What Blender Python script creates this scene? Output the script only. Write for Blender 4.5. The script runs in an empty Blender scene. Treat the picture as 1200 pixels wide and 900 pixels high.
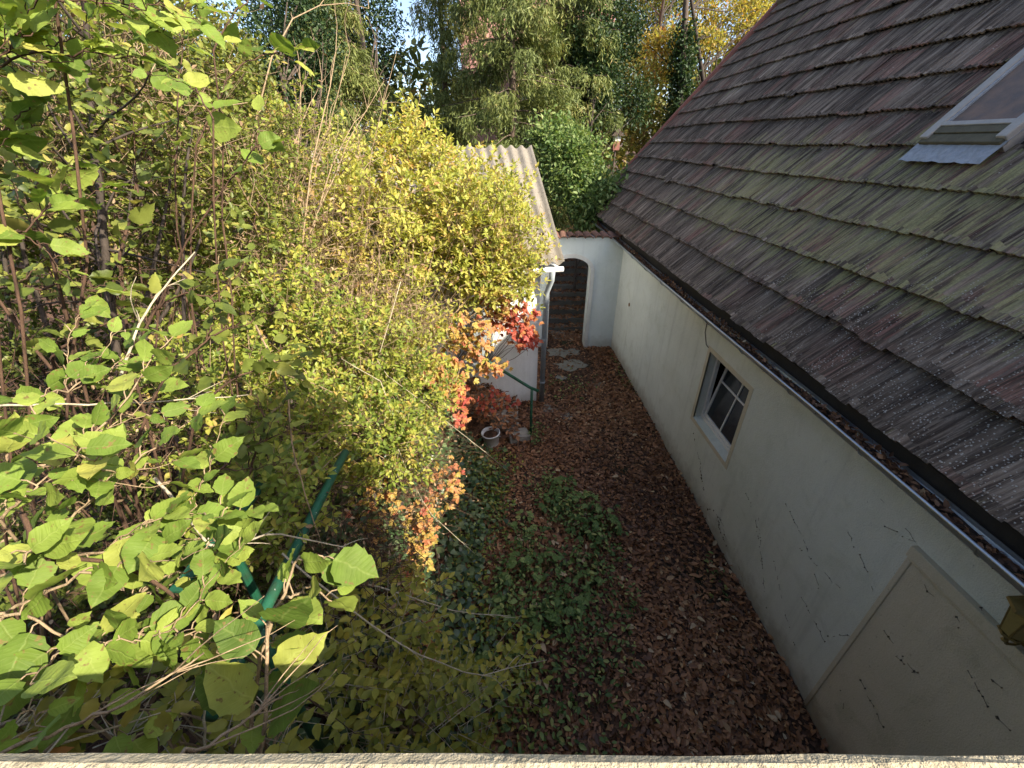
import bpy, bmesh, math, random
import numpy as np
from mathutils import Vector, Matrix

# ------------------------------------------------------------------ camera, sky, sun, exposure
S = bpy.context.scene
C = S.collection
R = math.radians
PITCH, YAW, FPX, CAMZ = R(30.0), R(1.5), 490.0, 5.0
cam_d = bpy.data.cameras.new('camera'); cam = bpy.data.objects.new('camera', cam_d); C.objects.link(cam)
cam_d.sensor_width = 36.0; cam_d.lens = 36.0 * FPX / 1200.0
cam_d.clip_start = 0.03; cam_d.clip_end = 3000
cam.location = (0, 0, CAMZ); cam.rotation_euler = (R(90) - PITCH, 0, -YAW)
S.camera = cam
SUN_AZ, SUN_EL = R(57), R(37.5)          # azimuth measured from -Y (behind the camera) towards +X
sun_from = Vector((math.cos(SUN_EL) * math.sin(SUN_AZ), -math.cos(SUN_EL) * math.cos(SUN_AZ), math.sin(SUN_EL)))
W = bpy.data.worlds.new('World'); S.world = W; W.use_nodes = True
wn = W.node_tree.nodes; wl = W.node_tree.links
sky = wn.new('ShaderNodeTexSky'); sky.sky_type = 'NISHITA'; sky.sun_disc = False
sky.sun_elevation = SUN_EL; sky.sun_rotation = math.atan2(sun_from.x, sun_from.y)
sky.air_density = 0.75; sky.dust_density = 2.0; sky.ozone_density = 0.3
wl.new(sky.outputs[0], wn['Background'].inputs[0]); wn['Background'].inputs[1].default_value = 0.145
sd = bpy.data.lights.new('sun', 'SUN'); sd.energy = 4.9; sd.angle = R(0.55); sd.color = (1.0, 0.89, 0.71)
so = bpy.data.objects.new('sun', sd); C.objects.link(so)
so.rotation_euler = (-sun_from).to_track_quat('-Z', 'Y').to_euler(); so.location = (8, -8, 14)
S.view_settings.view_transform = 'Standard'; S.view_settings.look = 'None'
S.view_settings.exposure = 1.38; S.view_settings.gamma = 1.0
S.render.engine = 'CYCLES'
S.cycles.max_bounces = 4; S.cycles.diffuse_bounces = 3; S.cycles.glossy_bounces = 2; S.cycles.transmission_bounces = 3; S.cycles.transparent_max_bounces = 6

# ------------------------------------------------------------------ helpers
rng = np.random.default_rng(11); random.seed(5)
UP = np.array([0, 0, 1.0]); SUNV = np.array(sun_from)
_r = np.array([math.cos(YAW), -math.sin(YAW), 0]); _h = np.array([math.sin(YAW), math.cos(YAW), 0])
_f = _h * math.cos(PITCH) - UP * math.sin(PITCH); _u = _h * math.sin(PITCH) + UP * math.cos(PITCH)
CAMP = np.array([0, 0, CAMZ])
def at(u, v, d):                                   # a point seen at (u, v), d metres into the scene
    return CAMP + d * (_f + _r * (u - 600) / FPX + _u * (450 - v) / FPX)
def nrm(a): return a / np.maximum(np.linalg.norm(a, axis=-1, keepdims=True), 1e-9)

def tag(o, label=None, cat=None, group=None, kind=None):
    if label: o['label'] = label
    if cat: o['category'] = cat
    if group: o['group'] = group
    if kind: o['kind'] = kind
    return o
def link(name, me, mat=None, parent=None, kind=None):
    o = bpy.data.objects.new(name, me); C.objects.link(o)
    if mat is not None and me is not None and not me.materials: me.materials.append(mat)
    if parent is not None:
        o.parent = parent
        if parent.name in WORLDLY: o.matrix_parent_inverse = Matrix.Translation(-parent.location)
    if kind: o['kind'] = kind
    return o
WORLDLY = set()                                    # things whose parts are laid out in world coordinates
def thing(name, label, cat, loc=(0, 0, 0), rz=0, group=None, local=False):
    o = bpy.data.objects.new(name, None); C.objects.link(o); o.empty_display_size = 0.1
    o.location = loc; o.rotation_euler = (0, 0, rz)
    if not local: WORLDLY.add(o.name)
    return tag(o, label, cat, group)

def np_mesh(name, V, F, attrs=None, smooth=False):
    me = bpy.data.meshes.new(name); V = np.asarray(V, dtype=np.float32).reshape(-1, 3); F = np.asarray(F, dtype=np.int32)
    n, k = F.shape
    me.vertices.add(len(V)); me.vertices.foreach_set('co', V.ravel())
    me.loops.add(n * k); me.loops.foreach_set('vertex_index', F.ravel())
    me.polygons.add(n); me.polygons.foreach_set('loop_start', np.arange(0, n * k, k, dtype=np.int32))
    me.polygons.foreach_set('loop_total', np.full(n, k, dtype=np.int32))
    if smooth: me.polygons.foreach_set('use_smooth', np.ones(n, dtype=bool))
    for a, val in (attrs or {}).items():
        at_ = me.attributes.new(a, 'FLOAT', 'POINT'); at_.data.foreach_set('value', np.asarray(val, dtype=np.float32).ravel())
    me.update(calc_edges=True); me.validate()
    return me

class MB:
    """collects boxes, tubes and prisms into one mesh"""
    def __init__(s): s.v = []; s.f = []
    def add(s, V, F):
        b = len(s.v); s.v += [tuple(map(float, p)) for p in V]; s.f += [tuple(i + b for i in f) for f in F]; return s
    def box(s, a, b, M=None):
        x0, y0, z0 = a; x1, y1, z1 = b
        V = [Vector(p) for p in ((x0,y0,z0),(x1,y0,z0),(x1,y1,z0),(x0,y1,z0),(x0,y0,z1),(x1,y0,z1),(x1,y1,z1),(x0,y1,z1))]
        if M is not None: V = [M @ p for p in V]
        return s.add(V, [(3,2,1,0),(4,5,6,7),(0,1,5,4),(1,2,6,5),(2,3,7,6),(3,0,4,7)])
    def tube(s, pts, rad, n=8, cap=True):
        pts = [np.array(p, float) for p in pts]; m = len(pts)
        rad = list(rad) if hasattr(rad, '__len__') else [rad] * m
        prev = None; V = []
        for i, p in enumerate(pts):
            t = pts[min(i + 1, m - 1)] - pts[max(i - 1, 0)]; t = t / max(np.linalg.norm(t), 1e-9)
            if prev is None:
                a = np.array([0, 0, 1.0]) if abs(t[2]) < .9 else np.array([1.0, 0, 0])
            else: a = prev
            a = a - t * a.dot(t); a = a / max(np.linalg.norm(a), 1e-9); b = np.cross(t, a); prev = a
            for k in range(n):
                q = 2 * math.pi * k / n; V.append(p + rad[i] * (math.cos(q) * a + math.sin(q) * b))
        F = [(i*n+k, i*n+(k+1) % n, (i+1)*n+(k+1) % n, (i+1)*n+k) for i in range(m-1) for k in range(n)]
        if cap: F += [tuple(range(n))[::-1], tuple((m-1)*n + k for k in range(n))]
        return s.add(V, F)
    def prism(s, poly, z0, z1, f=lambda x, y, z: (x, y, z)):
        n = len(poly); V = [f(x, y, z0) for x, y in poly] + [f(x, y, z1) for x, y in poly]
        return s.add(V, [tuple(range(n))[::-1], tuple(range(n, 2*n))] + [(i, (i+1) % n, n+(i+1) % n, n+i) for i in range(n)])
    def lathe(s, prof, c=(0,0,0), n=20, cap=True):
        V = []; m = len(prof)
        for r, z in prof:
            for k in range(n): q = 2*math.pi*k/n; V.append((c[0]+r*math.cos(q), c[1]+r*math.sin(q), c[2]+z))
        F = [(i*n+k, i*n+(k+1) % n, (i+1)*n+(k+1) % n, (i+1)*n+k) for i in range(m-1) for k in range(n)]
        if cap: F += [tuple(range(n))[::-1], tuple((m-1)*n+k for k in range(n))]
        return s.add(V, F)
    def mesh(s, name, smooth=False, bevel=0, seg=2):
        me = bpy.data.meshes.new(name); me.from_pydata(s.v, [], s.f); me.update()
        if bevel:
            bm = bmesh.new(); bm.from_mesh(me)
            es = [e for e in bm.edges if len(e.link_faces) == 2 and e.calc_face_angle(0) > .5]
            bmesh.ops.bevel(bm, geom=es, offset=bevel, segments=seg, affect='EDGES', profile=.6, clamp_overlap=True)
            bm.to_mesh(me); bm.free()
        if smooth:
            for p in me.polygons: p.use_smooth = True
        return me
    def build(s, name, mat, parent=None, smooth=False, bevel=0, seg=2, kind=None):
        return link(name, s.mesh(name, smooth, bevel, seg), mat, parent, kind)

# ------------------------------------------------------------------ material helpers
class NT:
    def __init__(s, name):
        s.m = bpy.data.materials.new(name); s.m.use_nodes = True; s.t = s.m.node_tree; s.N = s.t.nodes; s.L = s.t.links
        s.p = s.N['Principled BSDF']; s.out = s.N['Material Output']
        s.p.inputs['Roughness'].default_value = .8; s.p.inputs['Specular IOR Level'].default_value = .3
    def n(s, typ, **kw):
        nd = s.N.new('ShaderNode' + typ)
        for k, v in kw.items(): setattr(nd, k, v)
        return nd
    def set(s, sock, v):
        if hasattr(v, 'is_output') or isinstance(v, bpy.types.NodeSocket): s.L.new(v, sock)
        elif isinstance(v, (tuple, list)) and len(v) == 3 and len(sock.default_value) == 4: sock.default_value = (*v, 1)
        else: sock.default_value = v
    def math(s, op, a, b=0.0, c=None, clamp=False):
        nd = s.n('Math', operation=op, use_clamp=clamp); s.set(nd.inputs[0], a); s.set(nd.inputs[1], b)
        if c is not None: s.set(nd.inputs[2], c)
        return nd.outputs[0]
    def pos(s): return s.n('NewGeometry').outputs['Position']
    def obj(s): return s.n('TexCoord').outputs['Object']
    def sep(s, v): nd = s.n('SeparateXYZ'); s.set(nd.inputs[0], v); return nd.outputs
    def comb(s, x, y, z):
        nd = s.n('CombineXYZ'); s.set(nd.inputs[0], x); s.set(nd.inputs[1], y); s.set(nd.inputs[2], z); return nd.outputs[0]
    def noise(s, vec, scale, detail=4, rough=.55, dist=0):
        nd = s.n('TexNoise'); s.set(nd.inputs['Vector'], vec)
        for k, v in (('Scale', scale), ('Detail', detail), ('Roughness', rough), ('Distortion', dist)): s.set(nd.inputs[k], v)
        return nd.outputs['Fac']
    def voro(s, vec, scale, feature='F1', out='Distance'):
        nd = s.n('TexVoronoi', feature=feature); s.set(nd.inputs['Vector'], vec); s.set(nd.inputs['Scale'], scale); return nd.outputs[out]
    def white(s, vec): nd = s.n('TexWhiteNoise'); s.set(nd.inputs[0], vec); return nd.outputs[0]
    def ramp(s, fac, stops, interp='LINEAR'):
        nd = s.n('ValToRGB'); e = nd.color_ramp.elements; nd.color_ramp.interpolation = interp
        while len(e) < len(stops): e.new(.5)
        for q, (p, c) in zip(e, stops): q.position = p; q.color = (*c, 1) if hasattr(c, '__len__') else (c, c, c, 1)
        s.set(nd.inputs[0], fac); return nd.outputs[0]
    def step(s, v, a, b):
        nd = s.n('MapRange', interpolation_type='SMOOTHSTEP'); s.set(nd.inputs[0], v); s.set(nd.inputs[1], a); s.set(nd.inputs[2], b); return nd.outputs[0]
    def mix(s, f, a, b, mode='MIX'):
        nd = s.n('Mix', data_type='RGBA', blend_type=mode); s.set(nd.inputs[0], f); s.set(nd.inputs[6], a); s.set(nd.inputs[7], b); return nd.outputs[2]
    def attr(s, name): return s.n('Attribute', attribute_name=name).outputs['Fac']
    def bump(s, h, strength=.3, dist=.02):
        nd = s.n('Bump'); s.set(nd.inputs['Height'], h); nd.inputs['Strength'].default_value = strength; nd.inputs['Distance'].default_value = dist
        s.L.new(nd.outputs[0], s.p.inputs['Normal']); return s
    def base(s, c): s.set(s.p.inputs['Base Color'], c); return s
    def rough(s, c): s.set(s.p.inputs['Roughness'], c); return s

def plain(name, col, rough=.6, metal=0, var=.25, scale=9, bump=.15):
    t = NT(name); n = t.noise(t.obj(), scale, 5); f = t.noise(t.obj(), scale * 7, 3)
    k = t.math('MULTIPLY_ADD', n, var * 2, 1 - var); k = t.math('MULTIPLY', k, t.math('MULTIPLY_ADD', f, var, 1 - var / 2))
    t.base(t.mix(1, col, t.comb(k, k, k), 'MULTIPLY')).rough(rough); t.p.inputs['Metallic'].default_value = metal
    t.bump(f, bump, .01); return t.m

def leaf_mat(name, stops, trans=.35, rough=.5, veins=False, spec=.3, spots=None):
    """stops: colours of different leaves along the per-leaf tint"""
    t = NT(name); tint = t.attr('tint'); col = t.ramp(tint, stops)
    n = t.noise(t.pos(), 23, 3)
    k = t.math('MULTIPLY_ADD', n, .7, .65); col = t.mix(1, col, t.comb(k, k, k), 'MULTIPLY')
    if spots:
        sp = t.noise(t.pos(), 60, 2); col = t.mix(t.step(sp, .62, .7), col, spots)
    if veins:
        lu, lv = t.attr('lu'), t.attr('lv'); av = t.math('ABSOLUTE', lv)
        q = t.math('MULTIPLY', t.math('SUBTRACT', lu, t.math('MULTIPLY', av, .55)), 9.0)
        fr = t.math('ABSOLUTE', t.math('SUBTRACT', t.math('FRACT', q), .5))
        side = t.step(fr, .10, .0); mid = t.step(av, .035, .0); v = t.math('MAXIMUM', t.math('MULTIPLY', side, .6), mid)
        col = t.mix(t.math('MULTIPLY', v, .28), col, t.mix(.5, col, (.5, .55, .2)))
        pil = t.math('ADD', t.math('MULTIPLY', fr, -1.2), t.math('MULTIPLY', n, .4))
        t.bump(t.math('SUBTRACT', pil, v), .3, .003)
        t.n('Value')
    t.base(col).rough(rough); t.p.inputs['Specular IOR Level'].default_value = spec
    tr = t.n('BsdfTranslucent'); t.L.new(t.mix(.55, col, t.mix(1, col, (1.5, 1.45, .6), 'MULTIPLY')), tr.inputs[0])
    mx = t.n('MixShader'); mx.inputs[0].default_value = trans
    t.L.new(t.p.outputs[0], mx.inputs[1]); t.L.new(tr.outputs[0], mx.inputs[2]); t.L.new(mx.outputs[0], t.out.inputs[0])
    return t.m

def bark_mat(name, a, b, scale=14):
    t = NT(name); x, y, z = t.sep(t.pos()); v = t.comb(x, y, t.math('MULTIPLY', z, .25)); n = t.noise(v, scale, 6, .7)
    t.base(t.ramp(n, [(.3, a), (.7, b)])).rough(.9); t.bump(n, .6, .02); return t.m

M = {}
# ---- roof tiles: colour by tile and by weathering along the slope
EAVE_X, EAVE_Z, SLOPE = 2.87, 3.10, R(48); TW, TE = .245, .5
def tile_mat():
    t = NT('roof_tile'); X, Y, Z = t.sep(t.pos())
    s = t.math('DIVIDE', t.math('SUBTRACT', X, EAVE_X), math.cos(SLOPE))
    row = t.math('FLOOR', t.math('DIVIDE', s, TE)); colm = t.math('FLOOR', t.math('DIVIDE', t.math('ADD', Y, t.math('MULTIPLY', row, .06)), TW))
    w = t.white(t.comb(row, colm, 1.0)); w2 = t.white(t.comb(colm, row, 7.0))
    st = t.noise(t.comb(t.math('MULTIPLY', Y, 13), t.math('ADD', t.math('MULTIPLY', s, .9), t.math('MULTIPLY', row, 3.7)), 0), 1, 5, .62, .5)
    st2 = t.noise(t.comb(t.math('MULTIPLY', Y, 60), t.math('ADD', t.math('MULTIPLY', s, 2.2), t.math('MULTIPLY', row, 5.1)), 3), 1, 4, .6, .3)
    big = t.noise(t.pos(), .55, 3); fine = t.noise(t.pos(), 70, 3, .7)
    c = t.ramp(st, [(.30, (.026, .017, .011)), (.45, (.066, .047, .034)), (.58, (.145, .108, .080)), (.72, (.32, .255, .195))])
    c = t.mix(t.math('MULTIPLY', t.step(st2, .50, .60), .6), c, (.26, .205, .155))
    k = t.math('MULTIPLY_ADD', w, .75, .62); c = t.mix(1, c, t.comb(k, k, k), 'MULTIPLY')
    c = t.mix(t.math('MULTIPLY', t.step(w2, .70, .95), t.math('MULTIPLY', t.step(st2, .42, .58), .6)), c, (.26, .115, .085))
    # moss in runs down the slope, thickest over the middle of the roof
    my = t.math('MULTIPLY', t.step(Y, 11.0, 6.5), t.step(Y, .5, 3.0)); ms = t.math('MULTIPLY', t.step(s, .3, 1.2), t.step(s, 3.2, 2.0))
    mm = t.math('MULTIPLY', my, ms)
    run = t.noise(t.comb(t.math('MULTIPLY', Y, 16), t.math('ADD', t.math('MULTIPLY', s, 1.1), t.math('MULTIPLY', row, 2.3)), 9), 1, 5, .7)
    mk = t.math('MULTIPLY', t.step(t.math('ADD', t.math('ADD', run, t.math('MULTIPLY', mm, .16)), t.math('MULTIPLY', big, .22)), .685, .81), .85)
    mk = t.math('MULTIPLY', mk, t.math('MULTIPLY_ADD', t.step(st2, .36, .54), .75, .25)); c = t.mix(mk, c, t.mix(fine, (.13, .12, .035), (.42, .38, .19)))
    # lichen specks
    lich = t.math('ADD', t.voro(t.pos(), 46), t.math('MULTIPLY', t.math('SUBTRACT', fine, .5), .5)); ln = t.noise(t.comb(t.math('MULTIPLY', Y, 7), t.math('MULTIPLY', s, 2.5), 2), 1, 4)
    near = t.math('MULTIPLY', t.step(Y, 6.5, 1.5), t.step(s, 2.2, .3))
    lk = t.math('MULTIPLY', t.step(lich, .28, .20), t.step(t.math('ADD', ln, t.math('MULTIPLY', near, .20)), .60, .68))
    l2 = t.math('MULTIPLY', t.step(t.noise(t.comb(t.math('MULTIPLY', Y, 30), t.math('MULTIPLY', s, 13), 5), 1, 6, .8), .60, .67), t.step(t.math('ADD', ln, t.math('MULTIPLY', near, .14)), .40, .54)); lk = t.math('MAXIMUM', lk, t.math('MULTIPLY', l2, .8))
    c = t.mix(t.math('MULTIPLY', lk, .75), c, (.46, .43, .37))
    gr = t.noise(t.comb(t.math('MULTIPLY', Y, 90), t.math('MULTIPLY', s, 30), 1), 1, 4, .8); gk = t.math('MULTIPLY_ADD', gr, 1.1, .45); c = t.mix(1, c, t.comb(gk, gk, gk), 'MULTIPLY')
    t.base(c).rough(.88); t.p.inputs['Specular IOR Level'].default_value = .25
    t.bump(t.math('ADD', t.math('ADD', fine, t.math('MULTIPLY', st2, 1.6)), t.math('MULTIPLY', lk, .5)), .8, .012); return t.m
M['tile'] = tile_mat()
M['verge'] = plain('verge_brick', (.24, .10, .075), .85, var=.4, scale=6, bump=.4)

def plaster(name, col, dirt=.5, streak=.3, far=None):
    t = NT(name); X, Y, Z = t.sep(t.pos()); p = t.pos()
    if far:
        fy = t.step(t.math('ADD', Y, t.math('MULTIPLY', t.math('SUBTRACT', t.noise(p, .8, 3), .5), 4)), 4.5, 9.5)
    big = t.noise(p, .9, 5, .6); med = t.noise(p, 6, 5, .65); fine = t.noise(p, 90, 3, .7)
    st = t.noise(t.comb(t.math('MULTIPLY', X, 7), t.math('MULTIPLY', Y, 7), t.math('MULTIPLY', Z, .35)), 1, 4, .6)
    c = t.mix(t.step(big, .35, .7), col, tuple(a * b for a, b in zip(col, (.86, .88, .84))))
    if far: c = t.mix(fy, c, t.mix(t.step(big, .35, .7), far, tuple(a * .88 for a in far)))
    c = t.mix(t.math('MULTIPLY', t.step(st, .5, .75), streak), c, tuple(a * .62 for a in col))
    c = t.mix(t.math('MULTIPLY', t.step(med, .55, .8), .3 * dirt), c, (.30, .27, .20))
    foot = t.math('MULTIPLY', t.step(t.math('ADD', Z, t.math('MULTIPLY', t.math('SUBTRACT', med, .5), .55)), .42, .02), dirt)
    c = t.mix(foot, c, (.22, .17, .11))
    spk = t.math('MULTIPLY', t.step(t.noise(p, 26, 4, .75), .64, .72), .7 * dirt); c = t.mix(spk, c, (.10, .09, .07))
    blot = t.noise(p, 2.3, 6, .72, .6); c = t.mix(t.math('MULTIPLY', t.step(blot, .52, .68), .42 * dirt), c, tuple(a * b for a, b in zip(col, (.62, .64, .55))))
    pale = t.noise(p, 3.7, 5, .7); c = t.mix(t.math('MULTIPLY', t.step(pale, .58, .7), .25), c, tuple(min(.85, a * 1.2) for a in col))
    dn = t.noise(t.comb(t.math('MULTIPLY', X, 3), t.math('MULTIPLY', Y, 3), t.math('MULTIPLY', Z, 2.2)), 4, 6, .8)
    c = t.mix(t.math('MULTIPLY', t.step(dn, .63, .70), .55 * dirt), c, (.16, .14, .10))
    kk = t.math('MULTIPLY_ADD', fine, .3, .85); c = t.mix(1, c, t.comb(kk, kk, kk), 'MULTIPLY')
    t.base(c).rough(.92); t.bump(t.math('ADD', t.math('ADD', fine, t.math('MULTIPLY', blot, 1.2)), t.math('MULTIPLY', med, 1.5)), .5, .012); return t.m
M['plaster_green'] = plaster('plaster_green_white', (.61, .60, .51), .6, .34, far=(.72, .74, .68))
M['plaster_beige'] = plaster('plaster_beige', (.54, .46, .33), .8, .25)
M['plaster_blue'] = plaster('plaster_blue_white', (.70, .75, .74), .35, .2)
M['plaster_white'] = plaster('plaster_white', (.74, .77, .79), .35, .2)
M['plaster_trim'] = plaster('plaster_trim', (.70, .69, .65), .3, .2)
M['plaster_pink'] = plain('pink_render', (.62, .33, .29), .9, var=.2, scale=2)
M['zinc'] = plain('zinc', (.42, .44, .46), .38, .85, .25, 12, .05)
M['pipe'] = plain('grey_pipe', (.28, .32, .35), .55, 0, .2, 10, .05)
M['lead'] = plain('lead_flashing', (.30, .31, .32), .6, .3, .45, 22, .35)
M['frame_grey'] = plain('weathered_aluminium', (.34, .31, .27), .6, .15, .25, 14, .08)
M['frame_brown'] = plain('mossy_cover', (.10, .085, .05), .7, .1, .45, 12, .2)
M['frame_white'] = plain('white_paint', (.62, .58, .52), .5, 0, .18, 20, .08)
M['dark'] = plain('dark_wood', (.035, .028, .022), .85, 0, .4, 10, .2)
M['inside'] = plain('dark_room', (.02, .02, .022), .9, 0, .2)
M['green_paint'] = plain('green_paint', (.014, .085, .045), .42, .1, .45, 14, .06)
t = NT('chipped_green_paint'); p = t.obj(); n = t.noise(p, 14, 5); fl = t.step(t.noise(p, 38, 4, .7), .66, .70); dr = t.noise(p, 5, 5, .7)
c = t.mix(n, (.008, .055, .03), (.02, .11, .06)); c = t.mix(t.math('MULTIPLY', t.step(dr, .5, .7), .6), c, (.03, .045, .025)); t.base(t.mix(fl, c, (.42, .45, .42))).rough(.5); t.bump(n, .15, .01); M['green_paint'] = t.m
M['brass'] = plain('old_brass', (.20, .145, .05), .5, .55, .35, 30, .1)
M['amber'] = plain('amber_glass', (.24, .18, .06), .35, 0, .25, 30, .05)
M['bucket'] = plain('white_plastic', (.62, .64, .66), .45, 0, .2, 10, .05)
M['stone'] = plain('grey_stone', (.24, .22, .19), .9, 0, .45, 7, .5)
M['terra'] = plain('coping_tile', (.16, .085, .06), .85, 0, .45, 9, .4)
def glass(name, col, rough=.05):
    t = NT(name); n = t.noise(t.obj(), 40, 4); t.base(col).rough(t.math('MULTIPLY_ADD', n, .25, rough)); t.p.inputs['Specular IOR Level'].default_value = .8; return t.m
M['pane'] = glass('window_glass', (.018, .022, .024))
t = NT('painted_reflection_glass'); n = t.noise(t.obj(), 7, 4); n2 = t.noise(t.obj(), 45, 4, .7)
t.base(t.mix(t.step(n, .3, .75), (.11, .085, .07), (.20, .125, .085))).rough(t.math('MULTIPLY_ADD', n2, .5, .3)); t.p.inputs['Specular IOR Level'].default_value = .35; t.bump(n2, .2, .004); M['sky_pane'] = t.m  # brown reflection is painted into the pane's base colour
def concrete_mat(name, a, b, sc=5):
    t = NT(name); p = t.pos(); n = t.noise(p, sc, 6, .65); f = t.noise(p, 60, 4, .75); sp = t.noise(p, 17, 5, .7)
    c = t.mix(n, a, b); c = t.mix(t.math('MULTIPLY', t.step(sp, .55, .68), .6), c, (.07, .065, .045))
    k = t.math('MULTIPLY_ADD', f, .9, .55); c = t.mix(1, c, t.comb(k, k, k), 'MULTIPLY')
    t.base(c).rough(.92); t.bump(t.math('ADD', f, sp), .7, .012); return t.m
M['parapet'] = concrete_mat('spotted_concrete', (.33, .28, .18), (.52, .46, .33))  # yellow-tan concrete with dark spots mixed in
M['asbestos'] = concrete_mat('fibre_cement', (.13, .115, .095), (.27, .245, .21), 3)
M['flag'] = concrete_mat('old_concrete', (.13, .125, .10), (.27, .26, .22), 4)
M['step_stone'] = concrete_mat('step_stone', (.10, .095, .08), (.20, .19, .16), 4)
def soil_mat():
    t = NT('leafy_soil'); p = t.pos(); n = t.noise(p, 1.3, 5); v = t.voro(p, 24, out='Color'); f = t.noise(p, 40, 4)
    c = t.ramp(t.n('SeparateColor').outputs[0], [(0, (.02, .014, .01)), (1, (.02, .014, .01))])
    sc = t.n('SeparateColor'); t.L.new(v, sc.inputs[0])
    c = t.ramp(sc.outputs[0], [(.0, (.03, .018, .012)), (.5, (.08, .043, .026)), (1, (.15, .08, .048))])
    c = t.mix(t.step(n, .55, .7), c, (.028, .032, .014)); k = t.math('MULTIPLY_ADD', f, .8, .5)
    t.base(t.mix(1, c, t.comb(k, k, k), 'MULTIPLY')).rough(.95); t.bump(t.math('ADD', sc.outputs[1], f), .8, .03); return t.m
M['soil'] = soil_mat()
M['bark'] = bark_mat('bark', (.035, .026, .02), (.13, .10, .08))
M['bark_red'] = bark_mat('reddish_stem', (.03, .018, .012), (.13, .075, .048), 30)
M['bark_tan'] = bark_mat('tan_stem', (.16, .11, .065), (.40, .30, .19), 40)
M['bark_pale'] = bark_mat('pale_stem', (.26, .22, .15), (.52, .46, .34), 40)
M['bark_conifer'] = bark_mat('conifer_bark', (.05, .035, .026), (.17, .125, .10))

# ------------------------------------------------------------------ terrain: one sheet out to the horizon
def sstep(x, a, b): q = np.clip((x - a) / (b - a), 0, 1); return q * q * (3 - 2 * q)
def ground_z(x, y):
    x = np.asarray(x, float); y = np.asarray(y, float)
    bank = 1.7 * sstep(-x, .35, 1.5)
    stair = np.clip((.25 - x) * .70 - .12, -.02, 1.7)
    m = sstep(y, 6.35, 6.6) * (1 - sstep(y, 7.75, 7.85))
    z = bank * (1 - m) + stair * m
    z = np.where((y > 7.8) & (x > -.2), z * sstep(-x, .0, 1.2), z)
    back = 1.55 * sstep(y, 14.2, 15.2)
    z = np.maximum(z, back) + .03 * np.sin(x * 2.3 + y) * np.cos(y * 1.7)
    return z + .012 * sstep(np.hypot(x, y), 40, 400) * 0
def axis(a, b, d, far): 
    mid = np.arange(a, b + d / 2, d); k = np.array([.5, 1.2, 2.5, 5, 10, 20, 45, 100, 220, 500, far])
    return np.concatenate([a - k[::-1], mid, b + k])
gx, gy = axis(-6, 5, .12, 1500), axis(-3, 19, .12, 1500)
GX, GY = np.meshgrid(gx, gy); GZ = ground_z(GX, GY); nx, ny = len(gx), len(gy)
ii = np.arange(nx * ny).reshape(ny, nx)
F = np.stack([ii[:-1, :-1], ii[:-1, 1:], ii[1:, 1:], ii[1:, :-1]], -1).reshape(-1, 4)
link('ground', np_mesh('ground', np.stack([GX, GY, GZ], -1), F, smooth=True), M['soil'], kind='structure')

# ------------------------------------------------------------------ leaves
def leaf_template(kind):
    """returns V (n,3) in leaf space (x along, y across, z up), F quads, lu, lv"""
    if kind == 'low':
        V = np.array([[0,0,0],[.32,.25,.06],[.7,.19,.03],[1,0,-.08],[.7,-.19,.03],[.32,-.25,.06]])
        return V, np.array([[0,3,2,1],[0,5,4,3]]), V[:, 0], V[:, 1]
    if kind == 'needle':
        V = np.array([[0,0,0],[.5,.10,.02],[1,0,-.03],[.5,-.10,.02]]); return V, np.array([[0,3,2,1]]), V[:, 0], V[:, 1]
    if kind == 'lobed':                      # five blunt lobes (vine, maple)
        V = np.array([[0,0,0],[.10,.40,.03],[.48,.46,.05],[1,0,-.10],[.48,-.46,.05],[.10,-.40,.03]])
        return V, np.array([[0,3,2,1],[0,5,4,3]]), V[:, 0], V[:, 1]
    n = 11; V = []; F = []
    for i in range(n):
        x = i / (n - 1)
        if kind == 'round': w = .40 * math.sin(math.pi * x ** .80) ** .75 * (1 - .18 * x)
        else: w = .30 * math.sin(math.pi * x ** .72) ** .9 * (1 - .15 * x)
        ser = (.018 if i % 2 else -.010) if 0 < i < n - 1 else 0
        w = max(0, w + (ser * .6 if 0 < i < n - 1 else 0)); droop = -.17 * x * x + .02 * math.sin(x * 9)
        V += [[x - .05 * (ser > 0) + .03 * (w > 0), w, droop + .26 * w * (1 if kind == 'ovate' else .7) + .6 * abs(ser)], [x, 0, droop], [x - .05 * (ser > 0) + .03 * (w > 0), -w, droop + .26 * w - .5 * ser]]
    for i in range(n - 1):
        for k in range(2): a = i * 3 + k; F.append([a, a + 1, a + 4, a + 3])
    V = np.array(V); lu = V[:, 0]; lv = V[:, 1]
    return V, np.array(F)[:, ::-1], lu, lv
TPL = {k: leaf_template(k) for k in ('low', 'needle', 'lobed', 'round', 'ovate')}

def leaf_frames(D, N):
    D = nrm(D); Wd = nrm(np.cross(N, D)); N2 = np.cross(D, Wd); return D, Wd, N2
def leaf_mesh(name, P, D, N, size, tint, tpl):
    T, F, lu, lv = TPL[tpl]; n = len(P); k = len(T); D, Wd, N2 = leaf_frames(D, N)
    V = P[:, None] + size[:, None, None] * (T[None, :, 0:1] * D[:, None] + T[None, :, 1:2] * Wd[:, None] + T[None, :, 2:3] * N2[:, None])
    FF = (F[None] + (np.arange(n) * k)[:, None, None]).reshape(-1, F.shape[1])
    return np_mesh(name, V, FF, {'tint': np.repeat(tint, k), 'lu': np.tile(lu, n), 'lv': np.tile(lv, n)}, smooth=len(T) > 8)

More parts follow.
